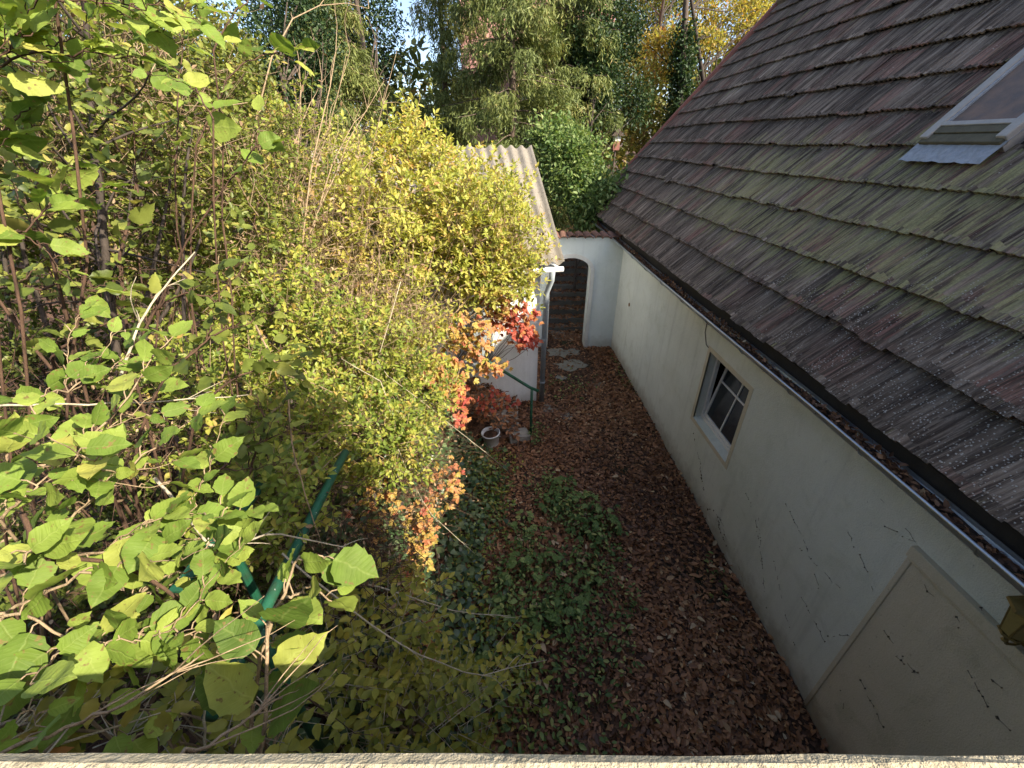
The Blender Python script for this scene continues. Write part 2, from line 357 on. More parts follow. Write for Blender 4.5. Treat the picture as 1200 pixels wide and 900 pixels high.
def plant_leaves(parent, mat, P, D, N, size, tint, tpl, parts=0, name='leaf', rest='foliage', tpl_rest=None, key=None):
    """the `parts` leaves that show largest become leaf objects, the rest one joined part"""
    P, D, N, size, tint = (np.asarray(a, float) for a in (P, D, N, size, tint))
    dist = np.linalg.norm(P - CAMP, axis=1); inv = (P - CAMP) @ _f
    u = 600 + FPX * ((P - CAMP) @ _r) / np.maximum(inv, .05); v = 450 - FPX * ((P - CAMP) @ _u) / np.maximum(inv, .05)
    seen = (inv > .1) & (u > -10) & (u < 1210) & (v > -10) & (v < 895)
    score = np.where(seen, size / dist, 0)
    order = np.argsort(-score); big = order[:parts]; big = big[score[big] > 0]; small = np.setdiff1d(np.arange(len(P)), big)
    if len(big):
        NV = 9; meshes = []
        T, F, lu, lv = TPL[tpl]
        for i in range(NV):
            tv = (i + .5) / NV; j = T + rng.normal(0, .016, T.shape) * (len(T) > 8)
            me = np_mesh(name, j, F, {'tint': np.full(len(T), tv), 'lu': lu, 'lv': lv}, smooth=len(T) > 8); me.materials.append(mat); meshes.append(me)
        Db, Wb, Nb = leaf_frames(D[big], N[big])
        for i, b in enumerate(big):
            s = size[b]; o = bpy.data.objects.new(name, meshes[min(NV - 1, int(tint[b] * NV))]); C.objects.link(o); o.parent = parent; o.matrix_parent_inverse = Matrix.Translation(-parent.location)
            m = Matrix.Identity(4); wv = random.uniform(.85, 1.15)
            for r_ in range(3): m[r_][0] = Db[i][r_] * s; m[r_][1] = Wb[i][r_] * s * wv; m[r_][2] = Nb[i][r_] * s; m[r_][3] = P[b][r_]
            o.matrix_basis = m
    if len(small):
        q = small; link(rest, leaf_mesh(rest, P[q], D[q], N[q], size[q], tint[q], tpl_rest or tpl), mat, parent, 'stuff')

def sticks(A, B, ra, rb=None):
    """many three-sided straight twigs"""
    n = len(A); rb = ra * .4 if rb is None else rb; T = nrm(B - A)
    a = nrm(np.cross(T, np.where(np.abs(T[:, 2:3]) < .9, UP, np.array([1., 0, 0])))); b = np.cross(T, a); V = np.zeros((n, 6, 3))
    for k in range(3):
        q = 2 * math.pi * k / 3; d = math.cos(q) * a + math.sin(q) * b
        V[:, k] = A + d * np.reshape(ra, (-1, 1)); V[:, 3 + k] = B + d * np.reshape(rb, (-1, 1))
    F = np.array([[0,1,4,3],[1,2,5,4],[2,0,3,5]]); return V.reshape(-1, 3), (F[None] + (np.arange(n) * 6)[:, None, None]).reshape(-1, 4)

def curve(a, b, sag=.2, n=9, jit=.03, up=0):
    """an uneven arched stem from a to b"""
    a, b = np.array(a, float), np.array(b, float); t = np.linspace(0, 1, n)[:, None]; L = np.linalg.norm(b - a)
    p = a + (b - a) * t; p = p + UP * (sag * L * 4 * t * (1 - t)); side = rng.normal(0, 1, 3) * jit * L
    p = p + side * np.sin(t * math.pi) + np.cumsum(rng.normal(0, jit * L / n, (n, 3)), 0) * np.minimum(1, 3 * t * (1 - t) * 2)
    return p
def stems(mb, a, b, r0, r1, sag=.2, n=9, jit=.03, sides=5):
    p = curve(a, b, sag, n, jit); mb.tube(p, np.linspace(r0, r1, n), sides, cap=False); return p

def sprig_leaves(P, D, L, k, ls, lsv=.3, spread=.9, nup=.8, mode='opp', tipfan=True):
    """twigs at P along D of length L with k leaf nodes; returns P, D, N, size of leaves and twig ends"""
    n = len(P); D = nrm(D); S0 = nrm(np.cross(D, UP + rng.normal(0, .3, (n, 3)))); S1 = np.cross(D, S0)
    outP, outD, outN, outS, own = [], [], [], [], []
    for i in range(k):
        t = (i + .7) / k
        for sd in ((1, -1) if mode == 'opp' else ((1,) if i % 2 else (-1,))):
            side = (S0 if (i % 2 == 0 or mode == 'pin') else S1) * sd
            d = nrm(D * (1 - spread * .6) + side * spread * (1.15 - .35 * t) + rng.normal(0, .16, (n, 3)) + UP * .05)
            nn = UP * nup + SUNV * .35 + rng.normal(0, .35, (n, 3)) + D * .1
            outP.append(P + D * (L * t)[:, None] + rng.normal(0, .004, (n, 3))); outD.append(d); outN.append(nn)
            outS.append(ls * (1 - .25 * abs(t - .5)) * rng.uniform(1 - lsv, 1 + lsv, n)); own.append(np.arange(n))
    if tipfan:
        outP.append(P + D * L[:, None]); outD.append(nrm(D + rng.normal(0, .15, (n, 3)))); outN.append(UP * nup + SUNV * .3 + rng.normal(0, .35, (n, 3)))
        outS.append(ls * .9 * rng.uniform(1 - lsv, 1 + lsv, n)); own.append(np.arange(n))
    return np.concatenate(outP), np.concatenate(outD), np.concatenate(outN), np.concatenate(outS), np.concatenate(own)

def blob_points(blobs, shell=.55):
    """points spread through a union of ellipsoids, denser towards the outside; returns P, outward direction"""
    Ps, Os = [], []
    for c, r, n in blobs:
        d = nrm(rng.normal(0, 1, (n, 3))); q = (shell ** 3 + (1 - shell ** 3) * rng.random(n)) ** (1 / 3)
        r = np.array(r if hasattr(r, '__len__') else (r, r, r)); lump = 1 + .22 * np.sin(d[:, :1] * 5 + c[0] * 3) * np.cos(d[:, 1:2] * 6 + c[1]) + .12 * np.sin(d[:, 2:3] * 9 + c[2] * 2)
        Ps.append(np.array(c) + d * r * q[:, None] * lump); Os.append(nrm(d / r))
    return np.concatenate(Ps), np.concatenate(Os)
def above_ground(P, off=.05): return P[:, 2] > ground_z(P[:, 0], P[:, 1]) + off


# ------------------------------------------------------------------ the long house on the right
WX, WY0, WY1, WTOP = 3.08, -4.2, 14.2, 3.25
RIDGE_S = 6.9                                       # slope length from eave to ridge
ct, sn = math.cos(SLOPE), math.sin(SLOPE)
def roof_pt(s, y, h=0.0): return (EAVE_X + s * ct - h * sn, y, EAVE_Z + s * sn + h * ct)
RX = EAVE_X + RIDGE_S * ct; RZ = EAVE_Z + RIDGE_S * sn; BX = 2 * RX - EAVE_X
house = thing('house', 'long pale plastered house with a steep mossy tiled roof', 'house', (RX, 6, 0))
wy0, wy1, wz0, wz1 = 4.40, 5.52, 1.15, 2.32        # window opening
def grid_wall(ys, zs, x, hole, depth):
    """a wall face in the plane x with an opening and its reveals"""
    mb = MB()
    for a, b in zip(ys[:-1], ys[1:]):
        for c, d in zip(zs[:-1], zs[1:]):
            if not (hole[0] <= a and b <= hole[1] and hole[2] <= c and d <= hole[3]): mb.add([(x,b,c),(x,a,c),(x,a,d),(x,b,d)], [(0,1,2,3)])
    a, b, c, d = hole; e = x + depth
    mb.add([(x,a,c),(x,b,c),(e,b,c+.03),(e,a,c+.03)], [(0,1,2,3)]); mb.add([(x,a,d),(x,b,d),(e,b,d),(e,a,d)], [(3,2,1,0)])
    mb.add([(x,a,c),(e,a,c+.03),(e,a,d),(x,a,d)], [(0,1,2,3)]); mb.add([(x,b,c),(e,b,c+.03),(e,b,d),(x,b,d)], [(3,2,1,0)])
    return mb
w = grid_wall([WY0, wy0, wy1, WY1], [-.3, wz0, wz1, WTOP], WX, (wy0, wy1, wz0, wz1), .17)
w.add([(WX,WY0,-.3),(BX-.2,WY0,-.3),(BX-.2,WY0,WTOP),(RX,WY0,RZ-.25),(WX,WY0,WTOP)], [(0,1,2,3,4)])
w.add([(WX,WY1,-.3),(BX-.2,WY1,-.3),(BX-.2,WY1,WTOP),(RX,WY1,RZ-.25),(WX,WY1,WTOP)], [(4,3,2,1,0)])
w.add([(BX-.2,WY0,-.3),(BX-.2,WY1,-.3),(BX-.2,WY1,WTOP),(BX-.2,WY0,WTOP)], [(0,1,2,3)])
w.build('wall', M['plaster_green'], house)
# window: frame, inward tilted sash with glazing bars, four panes
win = MB()
fx = WX + .12
for a, b in (((fx, wy0, wz0+.025), (fx+.05, wy1, wz0+.075)), ((fx, wy0, wz1-.05), (fx+.05, wy1, wz1)), ((fx, wy0, wz0+.075), (fx+.05, wy0+.05, wz1-.05)), ((fx, wy1-.05, wz0+.075), (fx+.05, wy1, wz1-.05))): win.box(a, b)
wo = win.build('window', M['frame_white'], house, bevel=.004)
sy0, sy1, sz0, sz1 = wy0+.055, wy1-.055, wz0+.08, wz1-.055; syc, szc = (sy0+sy1)/2, (sz0+sz1)/2 + .12
def tilt(x, y, z): return (x + (z - sz0) * .16, y, z)
sash = MB(); b_ = .045
def sbox(y0, y1, z0, z1, x0=fx+.012, x1=fx+.05):
    V = [tilt(x, y, z) for z in (z0, z1) for x, y in ((x0,y0),(x1,y0),(x1,y1),(x0,y1))]
    return V, [(3,2,1,0),(4,5,6,7),(0,1,5,4),(1,2,6,5),(2,3,7,6),(3,0,4,7)]
for q in ((sy0, sy1, sz0, sz0+b_), (sy0, sy1, sz1-b_, sz1), (sy0, sy0+b_, sz0+b_, sz1-b_), (sy1-b_, sy1, sz0+b_, sz1-b_)): sash.add(*sbox(*q))
so_ = sash.build('sash', M['frame_white'], wo)
gb = MB(); gb.add(*sbox(syc-.011, syc+.011, sz0+b_, sz1-b_, fx+.014, fx+.03)); gb.build('glazing_bar', M['frame_white'], wo)
gb = MB(); gb.add(*sbox(sy0+b_, sy1-b_, szc-.011, szc+.011, fx+.0125, fx+.028)); gb.build('glazing_bar', M['frame_white'], wo)
for y0, y1 in ((sy0+b_, syc-.011), (syc+.011, sy1-b_)):
    for z0, z1 in ((sz0+b_, szc-.011), (szc+.011, sz1-b_)):
        p = MB(); p.add(*sbox(y0, y1, z0, z1, fx+.030, fx+.036)); p.build('pane', M['pane'], wo)
rm = MB(); rm.box((fx+.35, wy0-.3, wz0-.3), (fx+.4, wy1+.3, wz1+.3)); rm.build('room_backing', M['inside'], house)
band = MB()                                           # painted surround
for y0, y1, z0, z1 in ((wy0-.07, wy1+.07, wz1, wz1+.07), (wy0-.07, wy0, wz0-.07, wz1), (wy1, wy1+.07, wz0-.07, wz1), (wy0, wy1, wz0-.07, wz0)): band.box((WX-.004, y0, z0), (WX+.02, y1, z1))
band.build('window_surround', M['plaster_beige'], house)
# walled-up doorway with a moulded head
pn = MB(); pn.box((WX-.022, -1.6, -.2), (WX+.01, 2.0, 2.36)); pn.build('blocked_doorway', M['plaster_beige'], house, bevel=.008)
hd = MB(); hd.box((WX-.05, -1.6, 2.30), (WX+.01, 2.02, 2.40)); hd.box((WX-.036, -1.6, 2.272), (WX+.01, 2.01, 2.299)); hd.build('door_head_moulding', M['plaster_beige'], house, bevel=.007)
lp = MB(); lp.box((WX-.034, 1.97, -.2), (WX+.01, 2.012, 2.27)); lp.build('door_edge_strip', M['plaster_beige'], house, bevel=.008)
cp = MB(); cp.tube([(WX-.012, 9.6, 1.62), (WX+.02, 9.6, 1.62)], .045, 12); cp.build('vent_plug', plain('rust', (.20, .10, .03), .8), house)
wi = MB(); wi.tube([(WX-.012, 5.78, 2.96), (WX-.012, 5.80, 2.75), (WX-.012, 5.78, 2.52), (WX-.012, 5.66, 2.37), (WX-.012, 5.58, 2.36)], .006, 5); wi.build('wire', M['dark'], house)

# roof: boarding under the tiles, then each tile
roof = MB()
def slab(s0, s1, y0, y1, h0, h1, mb):
    V = [roof_pt(s, y, h) for h in (h0, h1) for s, y in ((s0,y0),(s1,y0),(s1,y1),(s0,y1))]
    return mb.add(V, [(0,1,2,3),(7,6,5,4),(0,4,5,1),(1,5,6,2),(2,6,7,3),(3,7,4,0)])
VY = 14.42
slab(.03, RIDGE_S, WY0-.2, VY-.04, -.12, -.045, roof)
roof.add([(RX,WY0-.2,RZ-.03),(RX,VY-.04,RZ-.03),(BX,VY-.04,EAVE_Z-.03),(BX,WY0-.2,EAVE_Z-.03)], [(0,1,2,3)])
roof_o = roof.build('roof', M['dark'], house)
def tile_shape(var):
    """a ribbed interlocking tile lying along +x (up the slope), y across, origin at the lower front corner"""
    r = random.Random(var); n = 10; ys = [i / n * (TW + .012) for i in range(n + 1)]
    rib = [.020, .004, .004, .014, .004, .004, .014, .004, .004, .016, .023]; V = []; th = .017
    j = r.uniform(-.012, .012)
    for x, lift in ((j, .050), (TE + .045, -.008)):
        for y, z in zip(ys, rib): V.append((x + (r.uniform(-.004, .004) if x < .1 else 0), y, lift + z))
    for y, z in zip(ys, rib): V.append((j + .004, y, .048 + z - th - (.010 if z < .01 else 0)))
    m = n + 1; F = [(i, i+1, m+i+1, m+i) for i in range(n)] + [(2*m+i, 2*m+i+1, i+1, i) for i in range(n)]
    return np.array(V), F
tiles = [tile_shape(i) for i in range(8)]; tmesh = []
for V, F in tiles:
    me = bpy.data.meshes.new('roof_tile'); me.from_pydata([tuple(v) for v in V], [], [f[::-1] for f in F]); me.materials.append(M['tile']); me.update(); tmesh.append(me)
sk_y0, sk_y1, sk_s0, sk_s1 = 4.16, 5.02, 2.30, 4.35       # skylight place on the roof
cand = []
for row in range(15):
    for colm in range(int((VY - WY0) / TW) + 1):
        y = WY0 - .1 + colm * TW - (row % 5) * .012; s = row * TE
        if y + TW > VY + .05: continue
        if s > sk_s0 - .1 and s < sk_s1 and y + TW > sk_y0 + .1 and y < sk_y1 - .1: continue
        c = np.array(roof_pt(s + .25, y + .12)); q = c - CAMP; dz = q @ _f
        u, v = 600 + FPX * (q @ _r) / max(dz, .05), 450 - FPX * (q @ _u) / max(dz, .05)
        seen = dz > .2 and -20 < u < 1225 and -20 < v < 900
        cand.append((-(1 / np.linalg.norm(q)) if seen else 0, row, colm, y, s))
cand.sort()
TM = np.array([[ct, 0, -sn], [0, 1, 0], [sn, 0, ct]])
restV, restF, nb = [], [], 0
for i, (sc, row, colm, y, s) in enumerate(cand):
    k = random.randrange(8); dy, dr, dh = random.gauss(0, .003), random.gauss(0, .006), random.gauss(0, .003); sag = .03 * math.sin(y * .55 + row * .3) * min(1, row / 3 + .3)
    slip = -.05 if random.random() < .012 else random.gauss(0, .006)
    o_ = np.array(roof_pt(s + slip, y + dy, dh + sag))
    rot = np.array([[math.cos(dr), -math.sin(dr), 0], [math.sin(dr), math.cos(dr), 0], [0, 0, 1]]); A = TM @ rot
    if i < 300 and sc < 0:
        o = bpy.data.objects.new('roof_tile', tmesh[k]); C.objects.link(o); o.parent = roof_o
        m = Matrix([[*A[r_], o_[r_]] for r_ in range(3)] + [[0, 0, 0, 1]]); o.matrix_basis = m
    else:
        V, F = tiles[k]; restV += [tuple(p) for p in V @ A.T + o_]; restF += [tuple(q + nb for q in f[::-1]) for f in F]; nb += len(V)
me = bpy.data.meshes.new('roof_tiles'); me.from_pydata(restV, [], restF); me.update()
link('roof_tiles', me, M['tile'], roof_o, 'stuff')
vg = MB(); slab(-.02, RIDGE_S, VY, VY + .13, -.10, .075, vg); vg.build('verge', M['verge'], roof_o, bevel=.01)
rd = MB(); rd.tube([(RX, WY0-.2, RZ+.02), (RX, VY, RZ+.02)], .13, 10); rd.build('ridge', M['tile'], roof_o)
fs = MB(); fs.box((EAVE_X+.10, WY0-.2, EAVE_Z-.22), (EAVE_X+.14, VY, EAVE_Z+.02)); fs.box((EAVE_X+.141, WY0-.2, EAVE_Z-.06), (WX-.002, VY, EAVE_Z-.03)); fs.build('eaves_board', M['dark'], house)
ch = MB(); ch.box((RX-.35, -4.0, RZ-.6), (RX+.35, -2.9, 11.4)); ch.box((RX-.42, -4.07, 11.402), (RX+.42, -2.83, 11.52)); ch.build('shadow_chimney', M['verge'], roof_o)  # unseen chimney, added and sized to throw a shadow band on the shrubs
# half round gutter with a rolled rim and straps
GXc, GZc, GR = 2.835, 2.955, .088
g = MB(); prof = [(GXc + GR*math.cos(a), GZc + GR*math.sin(a)) for a in np.linspace(math.pi, 2*math.pi, 11)]; inn = [(GXc + (GR-.006)*math.cos(a), GZc + (GR-.006)*math.sin(a)) for a in np.linspace(2*math.pi, math.pi, 11)]
pr = prof + inn; n = len(pr); gys = np.linspace(WY0-.2, VY+.02, 16)
V = [(x, y, z + .012*math.sin(y*.7)) for y in gys for x, z in pr]
g.add(V, [(i*n+k, i*n+(k+1) % n, (i+1)*n+(k+1) % n, (i+1)*n+k) for i in range(len(gys)-1) for k in range(n)])
gut = g.build('gutter', M['zinc'], house, smooth=False)
sl = MB(); sl.add([(x, y, GZc - .040 + .012*math.sin(y*.7) + .010*math.sin(y*5.3 + x*40)) for y in np.linspace(WY0-.1, VY, 90) for x in (GXc-.074, GXc, GXc+.074)], [(i*3+k, i*3+k+1, i*3+k+4, i*3+k+3) for i in range(89) for k in range(2)]); sl.build('silt', M['soil'], gut)
rim = MB(); rim.tube([(GXc-GR, y, GZc + .012*math.sin(y*.7)) for y in gys], .0125, 8); rim.build('gutter_rim', M['zinc'], gut, smooth=True)
for y in np.arange(-1.2, 14.3, .92):
    st = MB(); st.tube([(GXc + (GR+.004)*math.cos(a), y, GZc + .012*math.sin(y*.7) + (GR+.004)*math.sin(a)) for a in np.linspace(math.pi, 1.95*math.pi, 9)], .007, 5); st.build('gutter_strap', M['zinc'], gut)
# skylight with flashing
skl = MB(); slab(sk_s0-.02, sk_s0+.44, sk_y0-.02, sk_y1+.02, .010, .035, skl)
nV = []; fl = MB(); ny_ = 22; ysf = np.linspace(sk_y0-.02, sk_y1+.02, ny_+1); ssf = np.linspace(sk_s0-.04, sk_s0+.44, 7)
fl.add([roof_pt(s - (.005*math.sin(y*31) if s < sk_s0 else 0), y, .080 + .004*math.sin(y*52)*(1-(s-sk_s0)/.5) + .004*math.sin(s*40+y*20)) for s in ssf for y in ysf],
       [(i*(ny_+1)+k, i*(ny_+1)+k+1, (i+1)*(ny_+1)+k+1, (i+1)*(ny_+1)+k) for i in range(6) for k in range(ny_)][::1])
slo = fl.build('flashing', M['lead'], house)
def rbox(name, mat, s0, s1, y0, y1, h0, h1, parent, bev=.006): m_ = MB(); slab(s0, s1, y0, y1, h0, h1, m_); return m_.build(name, mat, parent, bevel=bev)
sky_o = rbox('skylight', M['frame_grey'], sk_s0+0.160, sk_s1-.15, sk_y0, sk_y1, -.04, .055, house)
rbox('bottom_cover', M['frame_brown'], sk_s0+0.160, sk_s0+0.260, sk_y0+.01, sk_y1-.01, .057, .115, sky_o, .012)
rbox('bottom_rail', M['frame_brown'], sk_s0+0.262, sk_s0+0.340, sk_y0+.02, sk_y1-.02, .057, .125, sky_o)
rbox('sash_rail', M['frame_grey'], sk_s0+0.342, sk_s0+0.390, sk_y0+.03, sk_y1-.03, .057, .135, sky_o)
for y0 in (sk_y0 - .01, sk_y1 - .085):
    rbox('side_cover', M['frame_grey'], sk_s0+0.200, sk_s1-.15, y0, y0 + .095, .057, .14, sky_o, .014)
    rbox('side_bead', M['lead'], sk_s0+0.360, sk_s1-.16, y0 + (.096 if y0 < sk_y1-.2 else -.023), y0 + (.118 if y0 < sk_y1-.2 else -.001), .057, .125, sky_o)
rbox('top_cover', M['frame_grey'], sk_s1-.25, sk_s1-.14, sk_y0+.086, sk_y1-.086, .057, .16, sky_o)
rbox('pane', M['sky_pane'], sk_s0+0.392, sk_s1-.252, sk_y0+.086, sk_y1-.086, .062, .10, sky_o, 0)

# wall lantern under the gutter
lan = thing('wall_lantern', 'small yellowed hexagonal lantern on the plaster wall under the gutter', 'lantern', (WX-.15, 1.30, 2.53), local=True)
def hexring(r, z, n=6): return [(r*math.cos(math.pi/n + 2*math.pi*k/n), r*math.sin(math.pi/n + 2*math.pi*k/n), z) for k in range(n)]
q = MB(); q.lathe([(.005, .30), (.03, .27), (.105, .225), (.11, .21), (.09, .205)], n=6); q.build('cap', M['brass'], lan)
q = MB(); q.lathe([(.055, -.005), (.06, .0), (.055, .012), (.03, -.02), (.012, -.05), (.018, -.065), (.0, -.08)][::-1], n=6); q.build('base', M['brass'], lan)
lo, hi = hexring(.052, .012), hexring(.088, .205)
for k in range(6):
    a, b, c, d = (Vector(p) for p in (lo[k], lo[(k+1) % 6], hi[(k+1) % 6], hi[k])); cen = (a+b+c+d)/4
    q = MB(); q.tube([a, d], .006, 5); q.build('bar', M['brass'], lan)
    q = MB(); ps = [cen + (p-cen)*.93 for p in (a, b, c, d)]; nn = (b-a).cross(d-a).normalized()*.003; q.add([p-nn for p in ps] + [p+nn for p in ps], [(3,2,1,0),(4,5,6,7),(0,1,5,4),(1,2,6,5),(2,3,7,6),(3,0,4,7)]); q.build('pane', M['amber'], lan)
q = MB(); q.tube([(0,0,-.06), (.03,0,-.10), (.09,0,-.115), (.14,0,-.09), (.158,0,-.05)], .008, 6); q.box((.138,-.03,-.12),(.165,.03,.0)); q.build('bracket', M['brass'], lan)

# dried climber traces on the wall: rows of clinging rootlets
def wall_point(u, v, x=0):
    d = _f + _r*(u-600)/FPX + _u*(450-v)/FPX; k = (WX - .004 - x) / d[0]; return CAMP + d * k
m_root = plain('dead_rootlets', (.11, .09, .065), .95, 0, .4, 30, .4)
def rootlets(label, lines, dens=1.0, wid=.012, off=0):
    p0 = wall_point(*lines[0][0]); r_ = thing('dried_vine', label, 'dead vine', (WX, p0[1], p0[2])); mb = MB()
    for ln in lines:
        pts = [wall_point(*q, off) for q in ln]
        for a, b in zip(pts[:-1], pts[1:]):
            L = np.linalg.norm(b-a); n = max(2, int(L / .035 * dens)); t0 = None
            for t in np.linspace(0, 1, n):
                if random.random() < .34: t0 = None; continue
                c = a + (b-a)*t + np.array([0, random.gauss(0, wid*.7), random.gauss(0, wid*.7)])
                if t0 is not None and random.random() < .8: mb.tube([t0, c], [.0019, .0014], 4, cap=False)
                t0 = c
                if random.random() < .5:
                    k = random.randint(3, 6); rr = random.uniform(.2, .9) * wid * .8; ring = [(WX-.008-off, c[1] + rr*random.uniform(.4,1.2)*math.cos(2*math.pi*i/k), c[2] + rr*random.uniform(.4,1.4)*math.sin(2*math.pi*i/k)) for i in range(k)]
                    mb.add(ring + [(WX+.002-off, p[1], p[2]) for p in ring], [tuple(range(k))[::-1]] + [(i, (i+1) % k, k+(i+1) % k, k+i) for i in range(k)])
    mb.build('rootlets', m_root, r_, kind='stuff'); return r_
rootlets('broken line of dark dried rootlets up the wall right of the window', [[(873,575),(884,600),(890,640),(895,680),(898,712),(905,720)], [(888,605),(893,660)]], 1.4)
rootlets('dark dried vine clumps on the wall foot under the window', [[(812,508),(820,540),(824,575)], [(828,595),(838,600),(846,612),(850,630)], [(846,598),(842,618),(852,640)]], 2.0, .026)
rootlets('scattered dried rootlets on the wall left of the blocked doorway', [[(935,640),(960,665),(985,690)], [(1005,645),(1020,680),(1025,700)], [(1020,575),(1050,600),(1075,640)], [(1032,615),(1070,635)], [(970,745),(1000,745)], [(920,590),(945,640),(960,690)], [(985,600),(1000,640)], [(905,650),(920,720),(935,770)], [(940,700),(975,770)], [(1040,560),(1065,580)], [(860,640),(875,700),(900,770)]], 1.2, .010)
rootlets('branching dark dead vine clinging to the beige blocked doorway', [[(1120,690),(1122,715),(1126,742)], [(1126,715),(1145,712),(1165,735),(1185,755)], [(1075,655),(1085,690),(1110,712),(1125,735)], [(1028,728),(1060,770),(1080,800)], [(985,810),(990,830)], [(1165,800),(1200,830)], [(1040,760),(1075,790)], [(1010,800),(1035,850)], [(1130,780),(1160,830),(1180,850)]], 1.3, .014, .022)

# ------------------------------------------------------------------ garden wall with an arch
AY0, AY1, AX0, AX1, ATOP = 10.70, 11.0, -1.2, WX - .002, 2.97
ax0, ax1, spring, rise = 1.27, 2.30, 2.12, .36
gw = thing('garden_wall', 'pale blue garden wall with a round arched opening between shed and house', 'wall', (1.5, 10.85, 0))
arc = [((ax0+ax1)/2 + (ax1-ax0)/2*math.cos(a), spring + rise*math.sin(a)) for a in np.linspace(math.pi, 0, 17)]
mb = MB(); yy = (AY0, AY1)
out = [(AX0, -.3), (ax0, -.3)] + arc + [(ax1, -.3), (AX1, -.3), (AX1, ATOP), (AX0, ATOP)]
# face strips: left pier, right pier, spandrel columns
for y, flip in ((AY0, 0), (AY1, 1)):
    quads = [[(AX0,-.3),(ax0,-.3),(ax0,ATOP),(AX0,ATOP)], [(ax1,-.3),(AX1,-.3),(AX1,ATOP),(ax1,ATOP)]] + [[a, b, (b[0],ATOP), (a[0],ATOP)] for a, b in zip(arc[:-1], arc[1:])]
    for qd in quads: mb.add([(x, y, z) for x, z in qd], [(3,2,1,0) if flip else (0,1,2,3)])
soff = [(ax0,-.3)] + arc + [(ax1,-.3)]
for a, b in zip(soff[:-1], soff[1:]): mb.add([(a[0],AY0,a[1]),(b[0],AY0,b[1]),(b[0],AY1,b[1]),(a[0],AY1,a[1])], [(3,2,1,0)])
mb.add([(AX0,AY0,ATOP),(AX1,AY0,ATOP),(AX1,AY1,ATOP),(AX0,AY1,ATOP)], [(0,1,2,3)])
mb.build('wall', M['plaster_blue'], gw)
tr = MB(); cx = (ax0+ax1)/2; wdt = .10
o2 = [(ax0-wdt,-.1)] + [(cx + ((ax1-ax0)/2+wdt)*math.cos(a), spring + (rise+wdt)*math.sin(a)) for a in np.linspace(math.pi, 0, 17)] + [(ax1+wdt,-.1)]
i2 = [(ax0,-.1)] + arc + [(ax1,-.1)]
for k in range(len(o2)-1):
    f_ = [(o2[k],), (o2[k+1],), (i2[k+1],), (i2[k],)]; pts = [p[0] for p in f_]
    tr.add([(x, AY0-.028, z) for x, z in pts] + [(x, AY0+.01, z) for x, z in pts], [(0,3,2,1),(0,1,5,4),(2,3,7,6)])
tr.build('arch_surround', M['plaster_trim'], gw)
def half_tile(l):
    mb = MB(); prof = [(.105*math.cos(a), .075*math.sin(a)) for a in np.linspace(0, math.pi, 7)]; pi = [(.088*math.cos(a), .058*math.sin(a)) for a in np.linspace(math.pi, 0, 7)]; pr = prof+pi; n = len(pr)
    V = [(x, -l/2, z) for x, z in pr] + [(x*.85, l/2, z*.85+.035) for x, z in pr]
    mb.add(V, [(k, (k+1) % n, n+(k+1) % n, n+k) for k in range(n)] + [(k, k+1, n-2-k, n-1-k) for k in range(6)]); return mb.mesh('coping_tile')
ctm = half_tile(.48); ctm.materials.append(M['terra'])
for i, x in enumerate(np.arange(AX0+.1, AX1-.05, .205)):
    o = bpy.data.objects.new('coping_tile', ctm); C.objects.link(o); o.parent = gw; o.matrix_parent_inverse = Matrix.Translation(-gw.location)
    o.location = (x + random.gauss(0, .008), AY0 + .14, ATOP - .005 + random.gauss(0, .006)); o.rotation_euler = (random.gauss(0, .03), 0, random.gauss(0, .05))
cb = MB(); cb.box((AX0, AY0-.02, ATOP+.002), (AX1, AY1+.05, ATOP+.02)); cb.build('coping_bed', M['stone'], gw)

# path patches and the steps beyond the arch
def patch(cx, cy, r, n=15):
    ring = []
    for k in range(n):
        a = 2*math.pi*k/n; q = r*random.uniform(.55, 1.2); ring.append((cx + 1.25*q*math.cos(a), cy + q*math.sin(a)))
    return ring
pm = MB()
for cx, cy, r in ((1.75, 9.6, .34), (1.55, 10.3, .3), (1.95, 10.35, .2), (2.25, 8.55, .16), (1.0, 7.55, .2), (1.35, 7.3, .15), (1.8, 11.5, .4), (1.5, 12.2, .3), (1.45, 8.9, .12), (2.0, 12.9, .4)):
    rg = patch(cx, cy, r); n = len(rg); pm.add([(x, y, float(ground_z(x, y)) + .018) for x, y in rg] + [(cx, cy, float(ground_z(cx, cy)) + .026)], [(k, (k+1) % n, n) for k in range(n)])
pm.build('path', M['flag'], kind='structure')
gs = thing('garden_steps', 'dark rough stone steps climbing beyond the arched opening', 'steps', (1.8, 13.5, 0))
for k in range(9):
    b = MB(); b.box((.7, 11.9 + k*.34, -.1), (3.0, 12.30 + k*.34, .10 + k*.165)); o = b.build('step', M['step_stone'], gs, bevel=.02)
    for v_ in o.data.vertices: v_.co.z += random.gauss(0, .006); v_.co.y += random.gauss(0, .01)

